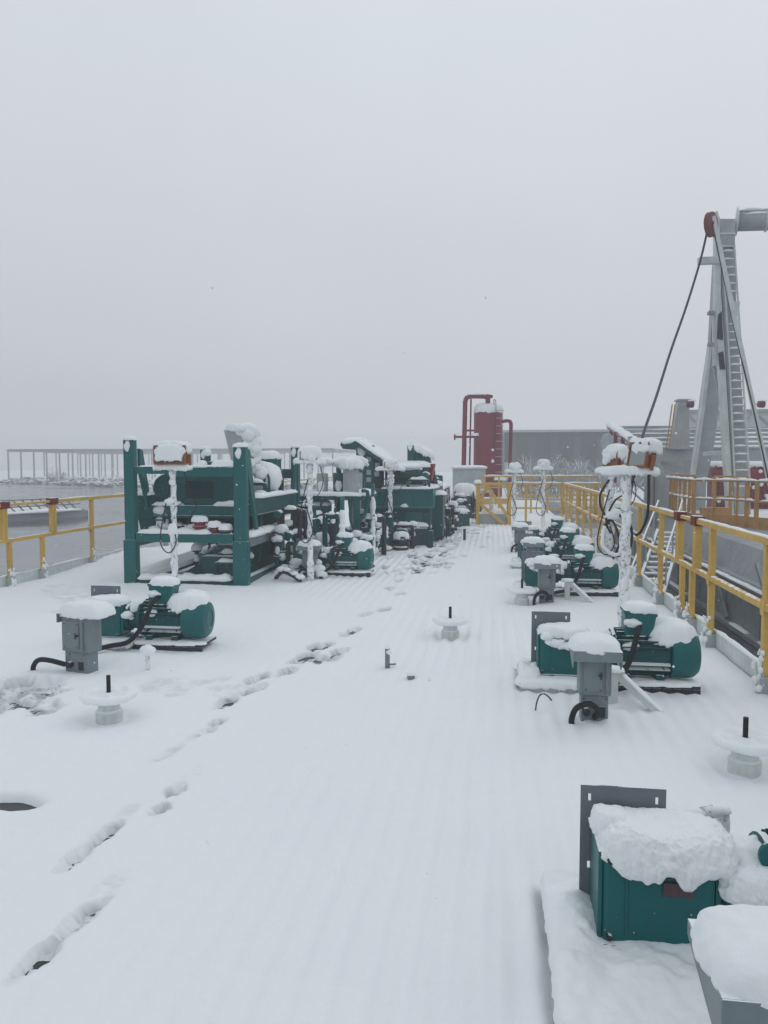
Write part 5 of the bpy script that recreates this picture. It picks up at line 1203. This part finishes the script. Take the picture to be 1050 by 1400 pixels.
# ------------------------------------------------------------------ the neighbouring vessel on the right
t = thing('grey_barge', 'grey steel barge side with ledges and struts beyond the right railing', 'barge', (0, 0, 0))
XW = 4.62; ZT = .02
mb = MB(); mb.prism([(XW, -1.75), (XW, -.5), (XW + .12, -.5), (XW + .42, ZT), (40, ZT), (40, -1.75)], 'y', 5.0, 31.0); part_wall = mb.build('hull', 'hull', t)
mb = MB(); mb.bb(XW - .09, XW - .003, 5, 31, -.62, -.56); mb.bb(XW - .16, XW - .003, 5, 31, -1.49, -1.40); mb.build('ledge', 'hull', t)
mb = MB(); mb.bb(XW - .14, XW - .003, 5, 31, -.56, -.535); mb.ridge((XW - .07, 5, -.535), (XW - .07, 31, -.535), .10, .025, 5, gap=.3, step=.2); mb.ridge((XW - .08, 5, -1.40), (XW - .08, 31, -1.40), .12, .03, 8, gap=.4, step=.2); mb.build('ledge_snow', 'snow', t, smooth=True)
mb = MB()
for i in range(13): y = 6 + i * 2; mb.bb(XW - .035, XW - .003, y - .05, y + .05, -1.38, -.63)
mb.build('rib', 'hull', t)
for i, y in enumerate((12.6, 15.6, 18.8)):
    mb = MB(); mb.beam((XW - .1, y, -1.35), (XW - .06, y + 1.5, -.1), .05, .09); mb.build('strut', 'hull', t)
# dark tank gap floor: rubber fender boxes
t = thing('dark_crate', 'dark ribbed crate with snow on top low behind the right railing', 'crate', (2.75, 12.9, ZW))
mb = MB(); mb.bb(-.45, .45, -.5, .5, .0, .62)
for i in range(7): mb.bb(-.43 + i * .13, -.39 + i * .13, -.53, -.502, .03, .58)
mb.build('box', 'dark', t, bevel=.01); mb = MB(); mb.cap(0, 0, .62, 1.0, 1.1, .08, 3, 5, 10, 40); mb.build('snow_cap', 'snow', t, smooth=True)
t = thing('float', 'low steel float carrying the dark crate beyond the toe board', 'float', (0, 0, 0))
mb = MB(); mb.bb(2.2, 3.6, 11, 24, ZW - .4, ZW - .004); mb.build('deck_plate', 'hull', t)
bpy.data.objects.remove(bpy.data.objects['deck_plate']); mb = MB(); mb.bb(2.15, 3.7, 12.2, 25, ZW - .4, ZW + .0); mb.build('deck_plate', 'hull', t, bevel=.02)
# gangway down between deck and barge
t = thing('gangway', 'pale ladder gangway with thin handrails between the deck and the barge', 'gangway', (0, 0, 0))
A = Vector((4.3, 19.6, .0)); B = Vector((2.75, 14.8, -1.35))
for dx in (-.28, .28):
    mb = MB(); mb.beam(A + Vector((dx, 0, 0)), B + Vector((dx, 0, 0)), .06, .12); mb.build('stringer', 'pale', t)
    mb = MB(); mb.beam(A + Vector((dx, 0, .75)), B + Vector((dx, 0, .75)), .035, .035)
    mb.build('handrail', 'pale', t)
    for k in range(4):
        p = B.lerp(A, (k + .3) / 4) + Vector((dx, 0, .05)); mb = MB(); mb.beam(p, p + Vector((0, 0, .7)), .03, .03); mb.build('handrail_post', 'pale', t)
for k in range(16):
    p = B.lerp(A, (k + .5) / 16); mb = MB(); mb.bb(p.x - .25, p.x + .25, p.y - .1, p.y + .1, p.z, p.z + .03); mb.build('tread', 'white', t)
# brown curved railing platform round the mast
t = thing('brown_platform', 'rust-brown platform with a curved snowy railing around the mast foot', 'platform', (0, 0, 0))
edge = [(5.50, 27.4), (5.42, 25.2), (5.36, 23.2), (5.36, 21.7), (5.85, 21.5), (6.3, 21.1), (6.52, 20.3), (7.0, 19.7), (8.0, 19.2), (9.2, 19.0), (10.5, 19.0)]
zp = .12
mb = MB(); mb.prism(edge + [(10.5, 27.4)], 'z', -.02, zp); mb.build('platform_deck', 'orange', t)
mb = MB(); inner = [(x + .12, y + .12) for x, y in edge] + [(10.5, 27.3)]; mb.prism(inner, 'z', zp + .002, zp + .07); mb.build('deck_snow', 'snow', t)
for i in range(len(edge) - 1):
    a = Vector((*edge[i], 0)); b = Vector((*edge[i + 1], 0))
    mb = MB()
    for z, s_ in ((zp + 1.08, .055), (zp + .58, .045)): mb.beam(a + Vector((0, 0, z)), b + Vector((0, 0, z)), s_, s_)
    mb.beam(a + Vector((0, 0, zp + .09)), b + Vector((0, 0, zp + .09)), .02, .2); mb.build('rail', 'orange', t)
    mb = MB(); mb.ridge(a + Vector((0, 0, zp + 1.10)), b + Vector((0, 0, zp + 1.10)), .10, .055, i, step=.08); mb.ridge(a + Vector((0, 0, zp + .60)), b + Vector((0, 0, zp + .60)), .08, .045, i + 5, gap=.1, step=.08); mb.build('rail_snow', 'snow', t, smooth=True)
    n = max(1, round((b - a).length / .52))
    for k in range(n):
        p = a.lerp(b, k / n); wd_ = .052 if (i + k) % 3 else .09
        mb = MB(); mb.bb(p.x - wd_ / 2, p.x + wd_ / 2, p.y - wd_ / 2, p.y + wd_ / 2, -.02, zp + 1.06); mb.build('post', 'orange', t, bevel=.006)
# second railing run inside
for i, (a, b) in enumerate((((5.9, 23.8), (5.9, 26.8)), ((6.0, 22.2), (6.9, 22.2)), ((7.6, 22.3), (10.2, 22.3)))):
    a = Vector((*a, 0)); b = Vector((*b, 0)); n = max(2, round((b - a).length / .6))
    mb = MB()
    for z in (zp + 1.18, zp + .62): mb.beam(a + Vector((0, 0, z)), b + Vector((0, 0, z)), .05, .05)
    mb.build('inner_rail', 'orange', t)
    for k in range(n + 1): p = a.lerp(b, k / n); mb = MB(); mb.bb(p.x - .04, p.x + .04, p.y - .04, p.y + .04, zp, zp + 1.155); mb.build('inner_post', 'orange', t)
mb = MB(); mb.bb(5.6, 6.35, 21.9, 22.0, zp + .0, zp + .34); mb.build('kick_plate', 'orange', t)

# ------------------------------------------------------------------ mast
t = thing('mast', 'tall pale grey mast with snowy ladder, red sheave and horizontal pipe arm', 'mast', (0, 0, 0))
YM = 23.4
def beam2(a, b, Y0, Y1, wd, dp, name, mat='pale'):
    A_ = D(a[0], a[1], Y0); B_ = D(b[0], b[1], Y1); mb = MB(); mb.beam(A_, B_, wd, dp, up=(0, 1, 0)); return mb.build(name, mat, t, bevel=.012)
def poly(pts, Y, th, name, mat='pale'):
    pp = [D(x, y, Y) for x, y in pts]; mb = MB(); mb.prism([(p.x, p.z) for p in pp], 'y', Y, Y + th); return mb.build(name, mat, t, bevel=.01)
# front column with ladder face
poly([(985, 299), (1004, 299), (1007, 420), (1012, 500), (1024, 660), (1028, 718), (1006, 718), (1001, 640), (992, 480), (987, 400)], YM, .55, 'column', 'pale')
poly([(979, 300), (984.5, 300), (986, 400), (991, 480), (1000, 640), (1005, 718), (997, 718), (992, 640), (985, 520), (978, 420)], YM - .12, .3, 'side_flange', 'white')
poly([(974, 430), (985, 412), (991, 480), (984, 500), (975, 500)], YM - .05, .08, 'web_plate', 'white')
poly([(975, 500), (990, 500), (996, 560), (1001, 655), (994, 655), (986, 560)], YM + .5, .08, 'web_plate', 'pale')
poly([(982, 430), (987, 425), (989, 465), (980, 463)], YM - .15, .02, 'opening', 'dark')
poly([(982, 482), (989, 480), (992, 505), (984, 505)], YM - .15, .02, 'opening', 'dark')
# rungs and rails
mb = MB(); mr = MB()
for k in range(30):
    f = k / 29; y = 344 + f * 322; xl = np.interp(y, [340, 480, 660], [987.5, 997, 1005.5]); xr = np.interp(y, [340, 480, 660], [1003.5, 1013, 1025])
    if 408 < y < 440: continue
    a = D(xl, y, YM - .16); b = D(xr, y, YM - .16); mb.beam(a, b, .03, .03); mr.ridge(a + Vector((0, 0, .015)), b + Vector((0, 0, .015)), .055, .04, k, step=.06)
mb.build('ladder_rungs', 'pale', t); mr.build('rung_snow', 'snow', t, smooth=True)
for xs_ in ((987, 996.5, 1005), (1004, 1013.5, 1025.5)):
    pts = [D(x, y, YM - .16) for x, y in zip(xs_, (335, 480, 665))]
    mb = MB(); mb.beam(pts[0], pts[1], .04, .05); mb.beam(pts[1], pts[2], .04, .05); mb.build('ladder_rail', 'white', t)
poly([(1000, 413), (1012, 411), (1010, 432), (1003, 430)], YM - .25, .06, 'ladder_joint', 'white')
# raking legs
poly([(972, 470), (981, 476), (984, 545), (978, 600), (966, 660), (964, 716), (945, 716), (949, 640), (962, 540)], 25.2, .45, 'raking_leg', 'pale')
poly([(970, 470), (974, 470), (964, 560), (951, 650), (945, 716), (940, 716), (946, 650), (960, 550)], 24.9, .28, 'leg_flange', 'white')
poly([(978, 350), (983, 350), (985, 430), (976, 455), (974, 470), (971, 470)], YM + .3, .3, 'upper_leg', 'pale')
beam2((975, 296), (1051, 655), YM - .5, YM - 1.6, .11, .11, 'stay', 'white')
beam2((1051, 655), (1066, 720), YM - 1.6, YM - 1.75, .11, .11, 'stay_foot', 'white')
beam2((955, 357), (984, 356), YM - .25, YM - .1, .2, .16, 'bracket', 'white')
beam2((961, 621), (1000, 618), 24.6, 24.4, .13, .13, 'pipe_stub', 'white')
mb = MB(); ca = D(972, 307, YM - .45); cb_ = D(975, 306, YM - .25); ax = Vector((.8, -.6, 0)).normalized()
mb.cyl(ca - ax * .07, ca + ax * .07, .34, 32); sh = mb.build('sheave', 'redcap', t, bevel=.015)
mb = MB(); mb.cyl(ca - ax * .09, ca + ax * .12, .10, 18); mb.build('hub', 'maroon', sh, bevel=.01)
for i_ in range(5):
    a_ = i_ * 2 * math.pi / 5; u = Vector((0, 0, 1)) * math.sin(a_) + ax.cross(Vector((0, 0, 1))) * math.cos(a_)
    mb = MB(); mb.beam(ca - ax * .075 + u * .1, ca - ax * .075 + u * .3, .05, .02, up=tuple(ax)); mb.build('spoke', 'orange', sh)
poly([(976, 290), (981, 288), (985, 300), (984, 322), (980, 330), (975, 322)], YM - .2, .1, 'sheave_cheek', 'white')
poly([(984, 299), (1005, 299), (1005, 337), (986, 337)], YM - .06, .06, 'head_box', 'pale')
for y in (318, 335): poly([(984, y), (1006, y), (1006, y + 2.5), (984, y + 2.5)], YM - .09, .03, 'head_band', 'white')
a = D(1006, 303, YM + .3); b = D(1150, 298, YM - .2)
mb = MB(); mb.cyl(a, b, .27, 26); arm = mb.build('pipe_arm', 'pale', t, smooth=True)
mb = MB(); mb.cyl(a, a.lerp(b, .02), .40, 26); mb.cyl(a.lerp(b, .29), a.lerp(b, .31), .31, 26); mb.build('flange', 'white', arm, bevel=.01)
mb = MB(); mb.ridge(a + Vector((.05, 0, .25)), b + Vector((0, 0, .25)), .42, .10, 4, step=.1); mb.ridge(a.lerp(b, .06) + Vector((0, -.2, .13)), b + Vector((0, -.2, .13)), .1, .07, 4, gap=.15, step=.1); mb.build('arm_snow', 'snow', t, smooth=True)
for (x_, y_) in ((972, 428), (972, 471)):
    c = D(x_, y_, YM - .1); mb = MB(); mb.box(c, (.16, .2, .1)); mb.build('lug', 'hull', t, bevel=.01)
# hoist line
pts = [D(966.5, 318, YM - .45), D(957, 358, YM - .6), D(938, 420, 21.5), D(917, 480, 20), D(898, 540, 18.3), D(880, 592, 16.5), D(868, 640, 15.0), D(858, 700, 13.6)]
mb = MB(); mb.tube(spline(pts, 6), .030, 8); c = mb.build('hoist_cable', 'black', smooth=True); tag(c, 'long black cable sagging from the red sheave down behind the lamp poles', 'cable')
mb = MB(); mb.tube(spline([D(977, 320, YM - .6), D(1002, 440, YM - .9), D(1030, 560, YM - 1.5), D(1052, 662, YM - 1.9)], 5), .02, 6); c = mb.build('stay_cable', 'black', smooth=True); tag(c, 'thin dark cable running down along the right-hand mast stay', 'cable')

# ------------------------------------------------------------------ gantry behind the mast
t = thing('gantry', 'long grey gantry of stacked beams with maroon end posts behind the mast', 'gantry', (0, 0, 0))
YG = 31.0
for y, dpt in ((583, 1.9), (588, 1.5), (593.5, 1.1), (599.5, .7), (605.5, .4), (611, .1)):
    a = D(846 + (611 - y) * -.3 + 0, y, YG + dpt); b = D(1120, y, YG + dpt); b.z = a.z
    mb = MB(); mb.bb(a.x, b.x, YG + dpt, YG + dpt + .12, a.z - .1, a.z); mb.build('rail_beam', 'pale', t)
    mb = MB(); mb.ridge((a.x, YG + dpt + .06, a.z), (b.x, YG + dpt + .06, a.z), .16, .05, int(y), step=.3, gap=.1); mb.build('beam_snow', 'snow', t, smooth=True)
a = D(893, 614, YG); b = D(1120, 630, YG)
mb = MB(); mb.bb(a.x, b.x, YG - .1, YG + .5, b.z, a.z); mb.bb(a.x, b.x, YG - .16, YG + .5, a.z + .002, a.z + .06); mb.build('girder', 'pale', t, bevel=.01)
mb = MB(); a1 = D(893, 640, YG); 
for (x0_, x1_) in ((905, 940), (1000, 1020)): mb.beam(D(x0_ - 10, 632, YG + .2), D(x1_ + 18, 650, YG + .2), .14, .2)
mb.build('brace', 'pale', t)
for i, px in enumerate((836, 842, 852, 862, 874)):
    Yp = YG - i * 2.0; a = D(px, 586 + i * 3.5, Yp); mb = MB(); mb.bb(a.x - .06, a.x + .06, Yp, Yp + .12, D(px, 660, Yp).z, a.z); mb.build('end_post', 'maroon' if i < 3 else 'pale', t)
a = D(833, 583, YG + .5); b = D(905, 650, 21.5)
mb = MB(); mb.beam(a, D(876, 612, 24), .2, .14); mb.build('end_beam', 'maroon', t); mb = MB(); mb.ridge(a + Vector((0, 0, .07)), D(876, 612, 24) + Vector((0, 0, .07)), .3, .12, 3, step=.15, gap=.1); mb.build('end_beam_snow', 'fluff', t, smooth=True)
mb = MB(); mb.prism([(p.x, p.z) for p in (D(884, 622, 24.2), D(897, 618, 24.2), D(915, 662, 24.2), D(915, 720, 24.2), D(880, 720, 24.2))], 'y', 24.2, 24.4); mb.build('end_panel', 'pale', t, bevel=.01)
for px in (884, 891, 897): 
    a = D(px, 655, 24.1); mb = MB(); mb.bb(a.x - .03, a.x + .03, 24.05, 24.15, D(px, 712, 24.1).z, a.z + .3); mb.build('panel_rib', 'hull', t)
for (p_, q_) in (((862, 640), (884, 655)), ((862, 655), (882, 672)), ((860, 668), (884, 690))):
    mb = MB(); mb.beam(D(*p_, 23.5), D(*q_, 23.5), .05, .06); mb.build('stair_rail', 'pale', t)
# upright box column with ladder and truss right of it
a = D(928, 548, YG - .5); b = D(941, 614, YG - .5)
mb = MB(); mb.prism([(a.x, a.z), (b.x, a.z), (b.x + .05, b.z), (a.x - .25, b.z)], 'y', YG - .5, YG); mb.bb(a.x - .05, b.x + .08, YG - .55, YG + .05, a.z + .002, a.z + .07); mb.build('box_column', 'pale', t, bevel=.01)
mb = MB()
for px in (919, 923): mb.beam(D(px, 553, YG - .6), D(px - 8, 612, YG - .6), .04, .04)
mb.build('ladder', 'orange', t)
tr = thing('truss', 'pale lattice truss with diagonals running right behind the mast', 'truss', (0, 0, 0)); YT = YG + 1.5
a = D(938, 562, YT); b = D(1130, 562, YT); c = D(938, 586, YT)
for z in (a.z, c.z): mb = MB(); mb.bb(a.x, b.x, YT, YT + .1, z - .05, z + .05); mb.build('chord', 'pale', tr)
n = 8
for i in range(n):
    x0_ = a.x + (b.x - a.x) * i / n; x1_ = a.x + (b.x - a.x) * (i + 1) / n
    mb = MB(); mb.beam((x0_, YT + .05, a.z - .05 if i % 2 == 0 else c.z + .05), (x1_, YT + .05, c.z + .05 if i % 2 == 0 else a.z - .05), .06, .06); mb.build('diagonal', 'pale', tr)
mb = MB(); mb.bb(a.x, b.x, YT + .11, YT + .14, c.z + .05, a.z - .05); mb.build('mesh_panel', 'white', tr)
for (px, lab) in ((946, 'round red lamp on the box column left of the mast'), (1043, 'round red lamp at the right picture edge behind the mast')):
    p = D(px, 552.5, YG - .8); o = thing('round_lamp', lab, 'lamp', p, 0, 'round red lamps on the gantry')
    mb = MB(); mb.lathe([(.03, -.20), (.12, -.17), (.14, 0), (.12, .06)], (0, 0, 0), 'x', 20); autosmooth(mb.build('lamp_body', 'redcap', o)); mb = MB(); mb.bb(-.35, -.19, -.03, .03, -.03, .03); mb.build('lamp_arm', 'pale', o)
    mb = MB(); mb.cap(0, 0, .11, .28, .24, .06, 3, 2); mb.build('snow_cap', 'snow', o, smooth=True)
# dark machinery half hidden at the mast foot
for i, (px, py, lab) in enumerate(((986, 640, 'maroon hose reel seen between the mast legs'), (1038, 645, 'maroon lattice machine right of the ladder, behind the brown railing'))):
    p = D(px, py, 26.5); o = thing('deck_machine', lab, 'machine', (p.x, 26.5, .1))
    mb = MB(); mb.bb(-.35, .35, -.3, .3, .0, 1.0); mb.cyl((-.4, -.1, 1.2), (.4, -.1, 1.2), .32, 20)
    for k in range(5): mb.beam((-.35 + k * .17, -.36, .1), (-.25 + k * .17, -.36, 1.5), .04, .05)
    mb.build('frame', 'maroon', o, bevel=.01); mb = MB(); mb.cap(0, -.1, 1.48, .8, .6, .14, i, 3)
    for k in range(8): mb.blob((rnd.uniform(-.35, .35), -.4, rnd.uniform(.2, 1.4)), .06, k, .4, 10)
    mb.build('snow_cap', 'snow', o, smooth=True)

# ------------------------------------------------------------------ falling flakes and the misty air
mb = MB()
for i in range(420):
    Y = rnd.uniform(2.0, 16) ; x = rnd.uniform(-.62, .5) * Y; z = rnd.uniform(0.1, 2.3); r_ = rnd.uniform(.0022, .0045) * (1 + Y * .05)
    c = Vector((x, Y, z)); mb.add([c + Vector(v) * r_ for v in ((1, 0, 0), (-1, 0, 0), (0, 1, 0), (0, -1, 0), (0, 0, 1), (0, 0, -1))], [(0, 2, 4), (2, 1, 4), (1, 3, 4), (3, 0, 4), (2, 0, 5), (1, 2, 5), (3, 1, 5), (0, 3, 5)])
tag(mb.build('snowflakes', 'snow'), 'sparse small snowflakes drifting down over the deck', 'snowflakes', kind='stuff')
vm = bpy.data.materials.new('mist'); vm.use_nodes = True; n = vm.node_tree; n.nodes.clear()
pv = n.nodes.new('ShaderNodeVolumePrincipled'); pv.inputs['Color'].default_value = (0.98, 0.985, 0.995, 1); pv.inputs['Density'].default_value = 0.0052; pv.inputs['Anisotropy'].default_value = 0.0
ou = n.nodes.new('ShaderNodeOutputMaterial'); n.links.new(pv.outputs[0], ou.inputs['Volume'])
M['mist'] = vm
mb = MB(); mb.bb(-420, 320, -130, 350, -3.2, 12.0); hz = mb.build('haze', 'mist'); tag(hz, kind='stuff')
for o in list(col.objects):
    if o.name.startswith('rod'): pass
